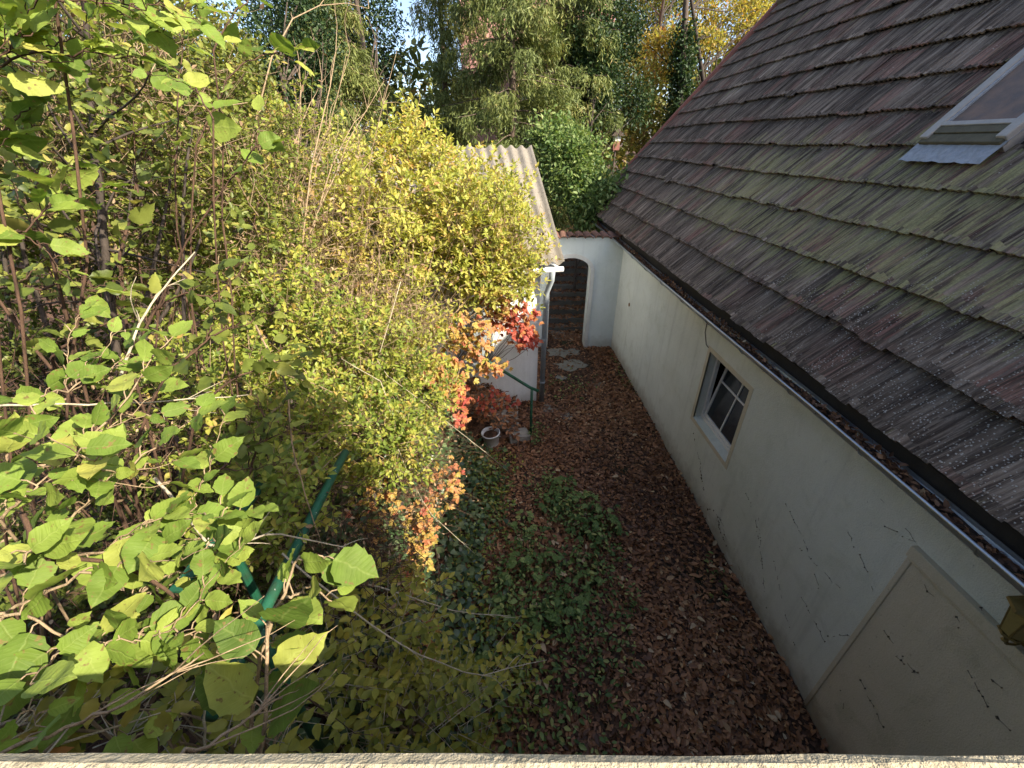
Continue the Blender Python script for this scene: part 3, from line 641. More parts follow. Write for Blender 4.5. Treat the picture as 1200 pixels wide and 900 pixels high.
# ------------------------------------------------------------------ shed with corrugated roof
SO = (.75, 7.9, 0); SR = R(11)
shed = thing('shed', 'white shed with a corrugated grey roof half hidden by the yellow bush', 'shed', SO, SR, local=True)
SL, SDp, SH, SRg = 3.7, 2.2, 3.02, 4.93
b = MB(); b.add([(0,0,-.3),(-SL,0,-.3),(-SL,2*SDp,-.3),(0,2*SDp,-.3),(0,0,SH),(-SL,0,SH),(-SL,2*SDp,SH),(0,2*SDp,SH),(0,SDp,SRg-.12),(-SL,SDp,SRg-.12)],
    [(1,0,4,5),(3,2,6,7),(0,3,7,8,4),(2,1,5,9,6)]); b.build('wall', M['plaster_white'], shed)
def corr(y0, y1, z0, z1):
    b = MB(); pit = .22; xs = np.arange(-SL-.3, .36, pit/10); n = len(xs); V = []
    for t, (y, z) in enumerate([(y0 + (y1-y0)*q, z0 + (z1-z0)*q) for q in (0, .25, .5, .75, 1)]):
        for x in xs: V.append((x, y, z + .034*math.cos(2*math.pi*(x-.35)/pit) + .008*math.sin(x*2+t)))
    for y, z in ((y0, z0), (y1, z1)):
        for x in xs: V.append((x, y, z - .009 + .034*math.cos(2*math.pi*(x-.35)/pit)))
    F = [(r*n+k, r*n+k+1, (r+1)*n+k+1, (r+1)*n+k) for r in range(4) for k in range(n-1)] + [(5*n+k, 5*n+k+1, k+1, k) for k in range(n-1)] + [(5*n+k, 6*n+k, 6*n+k+1, 5*n+k+1) for k in range(n-1)]
    return b.add(V, F)
rf = corr(-.30, SDp, 3.10, SRg).build('roof', M['asbestos'], shed, smooth=True)
corr(2*SDp+.3, SDp, 3.10, SRg-.004).build('back_roof', M['asbestos'], shed, smooth=True)
b = MB(); b.box((-SL-.2, -.14, SH-.12), (.30, -.04, SH+.0)); b.build('eaves_beam', M['plaster_white'], shed, bevel=.01)
b = MB(); b.tube([(-SL-.2, -.24, SH-.02), (.36, -.24, SH-.045)], .05, 10); b.build('gutter', M['bucket'], shed, smooth=True)
b = MB(); b.tube([(.16, -.235, SH-.06), (.16, -.20, SH-.25), (.10, -.08, SH-.55), (.10, -.075, .02)], .055, 10); b.build('downpipe', M['pipe'], shed, smooth=True)
for z in (.5, 1.5, 2.3): b = MB(); b.tube([(.10, -.075, z), (.10, -.075, z+.04)], .062, 10); b.build('pipe_clip', M['pipe'], shed)
b = MB(); b.box((-1.7, -.012, .95), (-.95, .02, 2.6)); b.build('door', plain('faded_door', (.30, .34, .36), .7), shed)

# ------------------------------------------------------------------ steps up the bank, with a green rail
ss = thing('bank_steps', 'worn grey stone steps climbing the bank in front of the shed', 'steps', (-.2, 7.2, 0))
for k in range(9):
    x1 = .30 - k*.26; b = MB(); b.box((x1-.34, 6.72, -.15 + k*.18), (x1, 7.68 - .05*k, .19 + k*.18)); o = b.build('step', M['stone'], ss, bevel=.018)
    for v_ in o.data.vertices: v_.co.z += random.gauss(0, .005); v_.co.x += random.gauss(0, .008)
def rail(label, pts, posts, r=.03, flat=False):
    o = thing('green_railing', label, 'railing', tuple(posts[0][0]) if posts else tuple(pts[0]))
    mb = MB(); mb.tube(pts, r, 12); mb.build('handrail', M['green_paint'], o, smooth=True)
    for a, b in posts: mb = MB(); mb.tube([a, b], r*.9, 12); mb.build('post', M['green_paint'], o, smooth=True)
    return o
rail('green painted tube handrail and post beside the stone steps', [(.66,6.62,1.02),(.50,6.62,1.10),(-.72,6.62,1.98),(-2.0,6.62,2.88)], [((.54,6.62,-.1),(.54,6.62,1.07)), ((-1.0,6.62,.6),(-1.0,6.62,2.17))], .028)
rail('thick green tube rail nearest the balcony, half buried in the shrubs', [tuple(at(245,842,1.62)), tuple(at(300,735,1.93)), tuple(at(390,557,2.95)), tuple(at(405,530,3.2))], [(tuple(at(300,735,1.93) - UP*1.3), tuple(at(300,735,1.93)))], .029)
fr = thing('green_flat_rail', 'flat green painted metal rail under the large-leaved shrub', 'railing', tuple(at(262,622,2.1)))
pts = [at(205,694,1.85), at(262,622,2.2), at(318,555,2.7)]; mb = MB()
for a, b in zip(pts[:-1], pts[1:]):
    d = nrm(b-a); sd_ = nrm(np.cross(d, UP)); u2 = np.cross(sd_, d)
    V = [p + sd_*x*.032 + u2*z*.008 for p in (a, b) for x, z in ((-1,-1),(1,-1),(1,1),(-1,1))]; mb.add(V, [(0,1,2,3),(7,6,5,4),(0,4,5,1),(1,5,6,2),(2,6,7,3),(3,7,4,0)])
mb.build('flat_bar', M['green_paint'], fr, bevel=.003)
mb = MB(); mb.tube([pts[1] - UP*.9, pts[1]], .025, 8); mb.build('post', M['green_paint'], fr)
# bucket of dead leaves and a loose block
bk = thing('bucket', 'white plastic bucket of dead leaves below the stone steps', 'bucket', (-.22, 6.35, float(ground_z(-.22, 6.35)) - .02), local=True); bk.rotation_euler = (.06, -.05, 0)
b = MB(); b.lathe([(.125,0),(.165,.30),(.178,.305),(.178,.325),(.158,.325),(.15,.28),(.12,.24),(.0,.235)], n=24, cap=False); b.build('body', M['bucket'], bk, smooth=True)
b = MB(); b.lathe([(.150,.262),(.10,.285),(.0,.295)], n=16, cap=False); b.build('leaf_fill', M['soil'], bk)
b = MB(); b.tube([(.175*math.cos(a), .175*math.sin(a)*.4-.10, .30 - .1*math.sin(a)) for a in np.linspace(0, math.pi, 9)], .005, 5); b.build('handle', M['zinc'], bk)
def loose(name, label, cat, c, sz, rz, mat):
    b = MB(); b.box((-sz[0]/2,-sz[1]/2,0), (sz[0]/2,sz[1]/2,sz[2])); o = b.build(name, mat, None, bevel=.02); o.location = c; o.rotation_euler = (.05,.08,rz)
    for v_ in o.data.vertices: v_.co += Vector((random.gauss(0,.008), random.gauss(0,.008), random.gauss(0,.006)))
    return tag(o, label, cat)
loose('stone_block', 'loose flat stone block beside the white bucket', 'stone', (.28, 6.52, -.02), (.42,.26,.17), .3, M['stone'])

# ------------------------------------------------------------------ our own terrace and its parapet
own = thing('terrace', 'rough concrete terrace parapet of the house the view is from', 'parapet', (0, -.6, 0), R(0))
b = MB(); n = 60; xs = np.linspace(-4.5, 3.0, n); PZ = 4.45
prof = [(.185, PZ-.10), (.188, PZ-.012), (.177, PZ), (-.22, PZ+.006), (-.22, PZ-.10)]
V = []
for x in xs:
    for k, (y, z) in enumerate(prof): V.append((x, y - .026*x + random.gauss(0, .0012), z + random.gauss(0, .0008) - .008*x*(1 if x > 0 else .3)))
m_ = len(prof); b.add(V, [(i*m_+k, (i+1)*m_+k, (i+1)*m_+(k+1) % m_, i*m_+(k+1) % m_) for i in range(n-1) for k in range(m_)]); b.build('coping', M['parapet'], own)
b = MB(); b.box((-4.4, -.17, -.3), (2.95, .08, PZ-.102)); b.build('wall', M['plaster_beige'], own)
b = MB(); b.box((-4.4, -6, 3.2), (2.95, -.172, 3.38)); b.build('floor_slab', M['flag'], own)
b = MB(); b.box((-4.4, -8, -.2), (2.9, -1.2, 6.1)); b.build('shading_house_wall', M['plaster_beige'], own)  # unseen house block, placed and sized to shade the low shrubs and near wall
b = MB(); b.prism([(-8.2, 6.102), (-1.1, 6.102), (-4.8, 7.9)], -4.6, 3.0, lambda x, y, z: (z, x, y)); b.build('shading_house_roof', M['terra'], own)  # added roof of the same unseen shading block

# ------------------------------------------------------------------ foliage materials
M['lf_yellow'] = leaf_mat('yellow_green_leaf', [(0, (.19, .24, .045)), (.35, (.35, .38, .075)), (.68, (.50, .47, .11)), (.88, (.52, .39, .12)), (1, (.38, .22, .10))], .42)
M['lf_big'] = leaf_mat('large_green_leaf', [(0, (.075, .13, .022)), (.4, (.17, .25, .04)), (.75, (.29, .36, .07)), (1, (.40, .37, .09))], .40, .6, veins=True, spec=.25, spots=(.20, .15, .05))
M['lf_mid'] = leaf_mat('mid_green_leaf', [(0, (.05, .075, .016)), (.5, (.13, .165, .032)), (.85, (.26, .28, .06)), (1, (.38, .31, .09))], .38, .45)
M['lf_honey'] = leaf_mat('honeysuckle_leaf', [(0, (.09, .14, .03)), (.4, (.21, .27, .045)), (.75, (.36, .37, .07)), (1, (.44, .29, .09))], .40, .45)
M['lf_ivy'] = leaf_mat('ivy_leaf', [(0, (.028, .06, .024)), (.6, (.075, .13, .05)), (1, (.20, .25, .12))], .18, .38, spec=.5)
M['lf_red'] = leaf_mat('creeper_leaf', [(0, (.38, .33, .07)), (.35, (.48, .25, .09)), (.65, (.48, .14, .09)), (1, (.38, .06, .06))], .45)
M['lf_amber'] = leaf_mat('fading_creeper_leaf', [(0, (.30, .30, .06)), (.4, (.48, .32, .09)), (.75, (.46, .19, .10)), (1, (.42, .08, .07))], .42)
M['lf_shade'] = leaf_mat('pinnate_leaf', [(0, (.14, .17, .03)), (.6, (.31, .30, .05)), (1, (.44, .38, .07))], .40)
M['lf_ground'] = leaf_mat('ground_plant_leaf', [(0, (.055, .11, .03)), (.6, (.15, .23, .065)), (.9, (.30, .36, .12)), (1, (.42, .38, .12))], .35)
M['lf_litter'] = leaf_mat('fallen_leaf', [(0, (.08, .036, .018)), (.4, (.24, .108, .05)), (.75, (.38, .185, .085)), (.93, (.45, .28, .14)), (1, (.52, .40, .25))], .12, .55, spec=.4)
M['lf_laurel'] = leaf_mat('laurel_leaf', [(0, (.05, .10, .028)), (.5, (.13, .20, .055)), (1, (.29, .35, .13))], .35)
M['lf_dark'] = leaf_mat('evergreen_leaf', [(0, (.012, .030, .012)), (.6, (.028, .058, .020)), (1, (.075, .11, .035))], .22)
M['lf_autumn'] = leaf_mat('autumn_leaf', [(0, (.16, .18, .04)), (.5, (.31, .28, .06)), (.85, (.40, .29, .07)), (1, (.40, .19, .06))], .50)
M['lf_olive'] = leaf_mat('olive_leaf', [(0, (.06, .08, .02)), (.5, (.14, .16, .035)), (.85, (.26, .25, .06)), (1, (.32, .20, .08))], .38)
M['needle'] = leaf_mat('conifer_spray', [(0, (.045, .07, .02)), (.5, (.115, .145, .038)), (.85, (.20, .22, .06)), (1, (.28, .22, .09))], .20, .6)
M['bark_dark'] = bark_mat('dark_bark', (.02, .015, .012), (.07, .055, .045))
M['dry'] = leaf_mat('dry_leaf', [(0, (.10, .06, .035)), (.6, (.26, .17, .10)), (1, (.42, .31, .20))], .25, .7)

# ------------------------------------------------------------------ shrubs made of twigs carrying leaves
def twig_shrub(name, label, base, blobs, leafmat, stemmat, ls, k=4, L=.28, canes=26, r0=.02, tpl='low', parts=300, mode='opp', up=.5, shell=.5,
               cat='shrub', spread=.9, nup=.8, tb=(0, 1), keep=None, cane_sag=.10, twr=.0035, tpl_rest='low', group=None, tips=None):
    sh = thing(name, label, cat, tuple(base), group=group)
    P, O = blob_points(blobs, shell)
    ok = above_ground(P) & (np.linalg.norm(P - CAMP, axis=1) > .55)
    if keep is not None: ok &= keep(P)
    P, O = P[ok], O[ok]; n = len(P)
    D = nrm(O * .7 + UP * up + rng.normal(0, .45, (n, 3))); Ls = L * rng.uniform(.55, 1.35, n)
    lp, ld, ln, lsz, own = sprig_leaves(P, D, Ls, k, ls, spread=spread, nup=nup, mode=mode)
    tw = np.clip(rng.beta(2, 2, n) * .8 + .1, 0, 1); tint = tb[0] + (tb[1] - tb[0]) * np.clip(tw[own] + rng.normal(0, .14, len(own)), 0, 1)
    plant_leaves(sh, leafmat, lp, ld, ln, lsz, tint, tpl, parts, tpl_rest=tpl_rest)
    V, F = sticks(P - D * (Ls * .25)[:, None], P + D * Ls[:, None], np.full(n, twr)); link('twigs', np_mesh('twigs', V, F), stemmat, sh, 'stuff')
    mb = MB(); base = np.array(base, float)
    for i in rng.choice(n, min(n, canes), replace=False):
        b0 = base + np.array([rng.normal(0, .12), rng.normal(0, .12), 0]); b0[2] = min(b0[2], P[i][2] - .1)
        stems(mb, b0, P[i] + D[i] * Ls[i] * .5, r0 * rng.uniform(.6, 1.2), r0 * .2, cane_sag * rng.uniform(.3, 1.6), 9, .035)
    mb.build('canes', stemmat, sh, smooth=True)
    return sh
g_at = lambda u, v, d: tuple(at(u, v, d))

# the yellow bush in front of the shed
B0 = (-1.55, 6.2, 1.6)
twig_shrub('yellow_bush', 'large yellow-leaved bush sprawling in front of the white shed', B0,
    [(g_at(475,215,6.7), (.85,.6,.75), 560), (g_at(545,275,6.5), (.95,.5,.75), 640), (g_at(430,300,6.0), (.95,.7,.95), 720), (g_at(600,325,6.9), (.36,.3,.5), 150),
     (g_at(385,235,6.3), (.7,.6,.8), 330), (g_at(452,390,6.2), (.9,.6,.65), 520), (g_at(560,322,6.6), (.6,.3,.42), 260), (g_at(490,165,6.6), (.25,.3,.45), 60), (g_at(580,245,7.2), (.45,.25,.5), 110), (g_at(615,290,7.2), (.3,.2,.45), 60), (g_at(550,215,7.5), (.6,.25,.5), 120), (g_at(600,240,7.6), (.35,.2,.5), 70)],
    M['lf_yellow'], M['bark_tan'], .088, 4, .27, 60, .018, up=.55, shell=.35, spread=.85)
# dry brown brush woven through it
def brush(name, label, base, specs, mat, r, kind_cat='shrub', leafmat=None, ls=.03):
    """a tangle of thin bare stems: specs = (centre, radius, count, length, main direction)"""
    sh = thing(name, label, kind_cat, tuple(base)); A, Bq, ra = [], [], []
    for c, rad, n, L, d in specs:
        p = np.array(c) + rng.normal(0, 1, (n, 3)) * np.array(rad) * .5; q = nrm(np.array(d) + rng.normal(0, .5, (n, 3)))
        for s in range(3):                                  # three bent segments for each stem
            e = p + q * (L / 3) * rng.uniform(.6, 1.3, (n, 1)); A.append(p); Bq.append(e); ra.append(r * (1 - s * .22) * rng.uniform(.6, 1.4, n)); p = e; q = nrm(q + rng.normal(0, .3, (n, 3)) - UP * .06)
    A, Bq, ra = map(np.concatenate, (A, Bq, ra)); V, F = sticks(A, Bq, ra, ra * .8); link('stems', np_mesh('stems', V, F), mat, sh, 'stuff')
    if leafmat is not None:
        n = len(A); sel = rng.random(n) < .6; plant_leaves(sh, leafmat, Bq[sel], rng.normal(0, 1, (sel.sum(), 3)), UP + rng.normal(0, .6, (sel.sum(), 3)), ls * rng.uniform(.5, 1.4, sel.sum()), rng.random(sel.sum()), 'low', 0)
    return sh
brush('dry_brush', 'tangle of fine tan stems and seed heads left of the yellow bush', (-2.6, 5.2, 1.7),
    [(g_at(370,300,5.6), (1.0,.8,.9), 300, .7, (.5,0,.7)), (g_at(330,230,5.2), (.8,.8,.9), 200, .8, (.5,0,.8)), (g_at(420,380,5.4), (1.1,.8,.7), 520, .7, (.3,0,.7)), (g_at(560,300,6.5), (.8,.3,.7), 260, .5, (.3,-.2,.6)), (g_at(300,330,4.6), (.7,.6,.7), 180, .5, (.5,0,.6)), (g_at(210,220,3.9), (.9,.5,.9), 260, .6, (.4,0,.7)), (g_at(110,250,3.3), (.8,.5,.9), 220, .5, (.4,0,.7)), (g_at(90,90,3.3), (.8,.5,.6), 160, .5, (.4,0,.6))],
    M['bark_tan'], .004, leafmat=M['dry'], ls=.05)
# bare canes
def cane_clump(name, label, base, tips, mat, r0, sag=.1, group=None, side=4):
    sh = thing(name, label, 'shrub', tuple(base), group=group); mb = MB(); base = np.array(base)
    for tip in tips:
        b0 = base + np.array([rng.normal(0, .15), rng.normal(0, .12), 0]); p = stems(mb, b0, tip, r0 * rng.uniform(.7, 1.2), r0 * .25, sag * rng.uniform(-.5, 1.3), 10, .04, 5)
        for _ in range(side):
            i = rng.integers(4, 10); q = p[min(i, 9)]; stems(mb, q, q + nrm(np.array(tip) - base + rng.normal(0, .55, 3) * np.linalg.norm(np.array(tip) - base)) * rng.uniform(.2, .6), r0 * .35, r0 * .12, .03, 5, .05, 4)
    mb.build('canes', mat, sh, smooth=True); return sh
cane_clump('bare_cane_shrub', 'reddish bare canes rising above the yellow bush towards the conifers', (-3.0, 4.2, 1.8),
    [g_at(u, v, d) for u, v, d in ((432,10,5.2),(410,60,5.2),(450,95,5.3),(395,30,5.0),(370,110,5.0),(430,130,5.4),(350,70,4.9),(330,120,4.8),(465,60,5.5),(385,150,5.0))], M['bark_tan'], .013, .12)

# honeysuckle mat over the bank
twig_shrub('honeysuckle', 'mat of small yellow-green leaves trailing over the bank below the yellow bush', (-1.6, 4.2, 1.6),
    [(g_at(400,420,4.9), (.9,.6,.5), 480), (g_at(330,390,4.2), (.75,.6,.6), 480), (g_at(430,520,4.3), (.65,.5,.45), 380), (g_at(330,500,3.6), (.55,.5,.45), 260), (g_at(300,590,2.7), (.35,.35,.3), 190), (g_at(250,480,3.1), (.5,.5,.5), 200), (g_at(480,470,5.2), (.55,.5,.4), 170), (g_at(290,290,4.7), (.75,.6,.8), 420), (g_at(220,340,4.2), (.6,.5,.6), 300), (g_at(330,180,5.2), (.7,.6,.6), 260)],
    M['lf_honey'], M['bark_tan'], .062, 4, .2, 40, .010, up=.4, shell=.4, mode='opp')
# ivy bank
def carpet(name, label, cat, uvbox, n, leafmat, ls, hmax, tpl, parts=300, tintb=(0, 1), dens=None, kind=None, stem=M['bark_red']):
    """leaves on short stalks over the ground inside a region (x0, x1, y0, y1)"""
    x0, x1, y0, y1 = uvbox; X = rng.uniform(x0, x1, n); Y = rng.uniform(y0, y1, n)
    if dens is not None: ok = rng.random(n) < dens(X, Y); X, Y = X[ok], Y[ok]; n = len(X)
    H = hmax * rng.random(n) ** 1.4; Z = ground_z(X, Y); P = np.stack([X, Y, Z + .02 + H], -1)
    D = nrm(np.stack([rng.normal(.25, 1, n), rng.normal(-.3, 1, n), rng.normal(.05, .3, n)], -1)); N = UP * .9 + rng.normal(0, .35, (n, 3)) + np.array([.25, -.2, 0])
    sh = thing(name, label, cat, ((x0+x1)/2, (y0+y1)/2, float(ground_z((x0+x1)/2, (y0+y1)/2))))
    plant_leaves(sh, leafmat, P, D, N, ls * rng.uniform(.6, 1.35, n), np.clip(tintb[0] + (tintb[1]-tintb[0]) * rng.random(n), 0, 1), tpl, parts, tpl_rest='lobed' if tpl == 'lobed' else 'low')
    A = P - np.stack([rng.normal(0, .03, n), rng.normal(0, .03, n), H + .03], -1); V, F = sticks(A, P, np.full(n, .0022), np.full(n, .0016)); link('stalks', np_mesh('stalks', V, F), stem, sh, 'stuff')
    return sh
carpet('ivy', 'blue-green ivy covering the bank below the honeysuckle', 'ivy', (-1.9, .05, .6, 6.2), 7500, M['lf_ivy'], .075, .20, 'lobed',
       dens=lambda x, y: np.clip(1.1 - sstep(x, -.65 + .12*np.sin(y*2.1), -.1 + .1*np.sin(y*3)), 0, 1))
carpet('bank_vine', 'small yellow-green vine leaves trailing at the foot of the ivy bank', 'vine', (-1.1, .35, .7, 6.0), 5200, M['lf_honey'], .06, .16, 'low',
       dens=lambda x, y: np.clip(1 - np.abs(x + .35 + .15*np.sin(y*1.9)) / .6, 0, 1) * (.35 + .65 * (np.sin(x*6 + y*3.1) > -.2)))
# creepers
def creeper(name, label, base, blobs, mat, ls, tb=(0, 1), k=5, parts=300):
    sh = thing(name, label, 'climber', tuple(base)); P, O = blob_points(blobs, .2); n = len(P)
    P = P[above_ground(P, .03)]; n = len(P)
    D = nrm(np.stack([rng.normal(.3, .6, n), rng.normal(-.4, .4, n), rng.normal(-.5, .5, n)], -1)); N = nrm(rng.normal(0, .4, (n, 3)) + SUNV + np.array([0, -.4, .2]))
    # palmate: five leaflets fanned from one stalk end
    Wd = nrm(np.cross(N, D)); LP, LD, LN, LS = [], [], [], []
    for a, s in ((-1.2, .7), (-.6, .9), (0, 1), (.6, .9), (1.2, .7)):
        LP.append(P); LD.append(nrm(D * math.cos(a) + Wd * math.sin(a) + rng.normal(0, .08, (n, 3)))); LN.append(N + rng.normal(0, .15, (n, 3))); LS.append(ls * s * rng.uniform(.75, 1.25, n))
    tn = np.clip(rng.beta(1.6, 1.6, n), 0, 1); tn = tb[0] + (tb[1]-tb[0]) * tn
    plant_leaves(sh, mat, np.concatenate(LP), np.concatenate(LD), np.concatenate(LN), np.concatenate(LS), np.clip(np.tile(tn, 5) + rng.normal(0, .06, 5*n), 0, 1), 'low', parts)
    V, F = sticks(P - D * .09 - UP * .02, P, np.full(n, .0025)); link('stalks', np_mesh('stalks', V, F), M['bark_red'], sh, 'stuff'); mb = MB()
    for i in rng.choice(n, min(n, 14), replace=False): stems(mb, np.array(base), P[i], .007, .003, .04, 8, .06)
    mb.build('vines', M['bark_red'], sh, smooth=True); return sh
creeper('red_creeper', 'scarlet creeper hanging on the white shed wall', (-.4, 7.65, .9), [(g_at(600,372,7.3), (.5,.16,.32), 190), (g_at(615,395,7.35), (.26,.12,.26), 100), (g_at(575,345,7.1), (.34,.14,.22), 80)], M['lf_red'], .085, (.35, 1))
creeper('orange_creeper', 'orange and yellow creeper beside the green handrail', (-1.0, 7.2, 1.2), [(g_at(552,392,6.3), (.42,.25,.42), 150), (g_at(522,440,6.2), (.35,.3,.35), 120), (g_at(585,355,6.8), (.30,.2,.25), 70), (g_at(575,430,7.2), (.35,.2,.18), 50)], M['lf_amber'], .085, (.0, .85))
creeper('red_trailing_creeper', 'small red creeper trails on the bank beside the bucket', (-.8, 6.2, .8), [(g_at(535,465,6.5), (.16,.2,.22), 40), (g_at(540,490,6.4), (.12,.2,.12), 25), (g_at(440,463,5.4), (.12,.1,.10), 16), (g_at(575,470,7.3), (.5,.2,.3), 60)], M['lf_red'], .075, (.3, 1))
creeper('fading_creeper', 'orange-pink creeper trailing down the bank over the ivy', (-.9, 3.6, .8), [(g_at(495,620,4.7), (.2,.45,.28), 100), (g_at(475,680,4.2), (.24,.45,.25), 110), (g_at(440,600,4.2), (.28,.35,.22), 70), (g_at(495,760,4.1), (.18,.35,.22), 70), (g_at(520,570,5.2), (.25,.45,.28), 60)], M['lf_amber'], .07, (0, .9))

# shaded pinnate yellow shrub under the parapet
def pinnate(name, label, base, fronds, mat, ls, L, pairs, parts=300, cat='shrub', tpl='low'):
    sh = thing(name, label, cat, tuple(base)); P = np.array([f[0] for f in fronds]); D = nrm(np.array([f[1] for f in fronds])); n = len(P)
    Ls = L * rng.uniform(.7, 1.25, n); lp, ld, ln, lsz, own = sprig_leaves(P, D, Ls, pairs, ls, .2, .95, 1.0, 'pin')
    tn = np.clip(rng.beta(2, 2, n), 0, 1)
    plant_leaves(sh, mat, lp, ld, ln, lsz, np.clip(tn[own] + rng.normal(0, .1, len(own)), 0, 1), tpl, parts)
    V, F = sticks(P - D * .08, P + D * Ls[:, None], np.full(n, .003)); link('stalks', np_mesh('stalks', V, F), M['bark_pale'], sh, 'stuff'); mb = MB()
    for i in rng.choice(n, min(n, 30), replace=False): stems(mb, np.array(base) + rng.normal(0, .08, 3) * np.array([1, 1, 0]), P[i], .009, .003, .08, 8, .05)
    mb.build('canes', M['bark_tan'], sh, smooth=True); return sh
def fr_blobs(blobs):
    P, O = blob_points(blobs, .4); ok = above_ground(P, .08); P, O = P[ok], O[ok]
    return list(zip(P, nrm(O * .5 + np.array([.15, .1, .05]) + rng.normal(0, .5, P.shape) * np.array([1, 1, .4]))))
pinnate('pinnate_shrub', 'yellow-green shrub of paired leaflets growing against the terrace wall', (-.75, 1.6, .9),
    fr_blobs([(g_at(420,745,3.3), (.55,.5,.4), 95), (g_at(450,840,3.1), (.6,.35,.4), 110), (g_at(540,850,3.5), (.35,.35,.35), 45), (g_at(350,800,2.8), (.35,.35,.4), 60), (g_at(580,790,4.2), (.3,.4,.25), 30)]), M['lf_shade'], .085, .34, 6)
pinnate('rose_sucker', 'yellow sucker with broad leaflets rising beside the parapet', (-1.15, .75, 2.5),
    fr_blobs([(g_at(230,838,1.75), (.22,.12,.16), 20), (g_at(310,845,1.9), (.2,.12,.14), 16), (g_at(150,850,1.6), (.14,.1,.12), 10)]), M['lf_shade'], .085, .22, 3, 200, tpl='ovate')
pinnate('yellow_sapling', 'bright yellow leaved sapling tips leaning over the end of the parapet', at(-60,960,1.0),
    fr_blobs([(g_at(70,850,.86), (.11,.04,.04), 9), (g_at(10,868,.80), (.08,.03,.04), 7)]), M['lf_autumn'], .06, .10, 2, 120, tpl='ovate')

# ------------------------------------------------------------------ large-leaved shrub close to the terrace
def branch_leaves(mb, pts, r0, spacing, ls, big, jit=.5, flip=1):
    """leaves set alternately along a branch given by points"""
    pts = np.array(pts, float); t = np.linspace(0, 1, 5 * len(pts)); seg = np.linspace(0, 1, len(pts))
    p = np.stack([np.interp(t, seg, pts[:, i]) for i in range(3)], -1); jt = np.cumsum(rng.normal(0, .006, p.shape), 0); p += jt - jt[0]; mb.tube(p, np.linspace(r0, r0 * .35, len(p)), 6, cap=False)
    L = np.concatenate([[0], np.cumsum(np.linalg.norm(np.diff(p, axis=0), axis=1))]); s = .12 * L[-1]; side = 1
    while s < L[-1] + .01:
        q = np.array([np.interp(s, L, p[:, i]) for i in range(3)]); i = min(len(p) - 2, np.searchsorted(L, s) - 1); d = nrm(p[i+1] - p[i]); w = nrm(np.cross(d, UP)) * side
        ld = nrm(d * .55 + w * .9 + rng.normal(0, .28, 3) + UP * .05); pet = q + ld * ls * .25 + UP * .01; mb.tube([q, q + ld * ls * .14 + UP * .012, pet], .0018, 4, cap=False)
        big.append((pet, ld, UP * .6 + SUNV * .45 + rng.normal(0, .6, 3) - ld * .1, ls * rng.uniform(.5, 1.3) * (1 - .25 * s / L[-1]), rng.beta(2, 2.2)))
        side = -side; s += spacing * rng.uniform(.6, 1.4)
    q = p[-1]; d = nrm(p[-1] - p[-2]); big.append((q, d, UP + rng.normal(0, .3, 3), ls * .8, rng.beta(2, 2))); return p
def branchy(name, label, base, branches, leafmat, stemmat, ls, spacing, r0, tpl='round', cat='shrub', subs=2, parts=300):
    sh = thing(name, label, cat, tuple(base)); mb = MB(); big = []
    for br in branches:
        pts = [at(*q) for q in br]; mbp = [np.array(base)] + []; stems(mb, np.array(base) + rng.normal(0, .05, 3), pts[0], r0 * 1.3, r0, .06, 8, .04, 6)
        bp = branch_leaves(mb, pts, r0, spacing, ls, big)
        for _ in range(subs):
            i = rng.integers(1, len(bp) - 2); a = bp[i]; dr = nrm(nrm(bp[i+1] - bp[i]) + rng.normal(0, .55, 3) + UP * .1)
            branch_leaves(mb, [a, a + dr * .13, a + dr * .26 + rng.normal(0, .03, 3)], r0 * .5, spacing, ls * .85, big)
    mb.build('branches', stemmat, sh, smooth=True); P, D, N, s_, t_ = (np.array([b[i] for b in big]) for i in range(5))
    plant_leaves(sh, leafmat, P, D, N, s_, t_, tpl, parts, tpl_rest=tpl); return sh
branchy('large_leaved_shrub', 'shrub with large crinkled light green leaves close to the parapet', (-1.7, .7, 2.4),
    [[(-40,560,1.15),(60,540,1.1),(150,470,1.15),(210,395,1.25)], [(-40,690,1.05),(70,640,1.0),(160,560,1.05),(235,500,1.15)], [(-30,740,.95),(90,690,.95),(180,660,1.0),(250,610,1.1)],
     [(20,800,1.0),(110,750,.98),(190,730,1.0),(245,745,1.05)], [(-30,620,.9),(30,590,.9),(90,560,.95)], [(-20,720,.85),(40,740,.85),(110,780,.9)], [(-40,480,1.3),(80,460,1.3),(150,440,1.35)],
     [(120,720,1.15),(200,670,1.15),(280,650,1.15)], [(40,660,1.05),(130,640,1.02),(200,600,1.05)]],
    M['lf_big'], M['bark_tan'], .098, .05, .004, subs=3)
branchy('dark_leaved_branch', 'branch of broad dull green leaves hanging over the ivy', (-.85, .5, 3.2),
    [[(300,900,.95),(320,720,.95),(360,655,.97),(395,650,1.0)], [(290,880,1.0),(315,700,1.0),(340,690,1.0),(375,690,1.0)]], M['lf_big'], M['bark_tan'], .115, .06, .005, subs=0)
branchy('overhanging_shrub', 'shrub with wide glossy leaves overhanging at the end of the parapet', (-2.6, 1.3, 2.4),
    [[(-60,60,1.5),(30,10,1.45),(110,10,1.5),(160,30,1.55)], [(-40,90,1.5),(40,60,1.5),(120,60,1.55),(170,75,1.6)], [(-40,180,1.6),(10,150,1.55),(40,120,1.6)], [(-20,280,1.5),(20,270,1.5),(50,230,1.5)], [(60,-30,1.4),(100,0,1.4),(150,15,1.45)], [(-20,110,1.35),(20,75,1.35),(60,60,1.4)]],
    M['lf_big'], M['bark_red'], .15, .05, .005, 'ovate', subs=3)
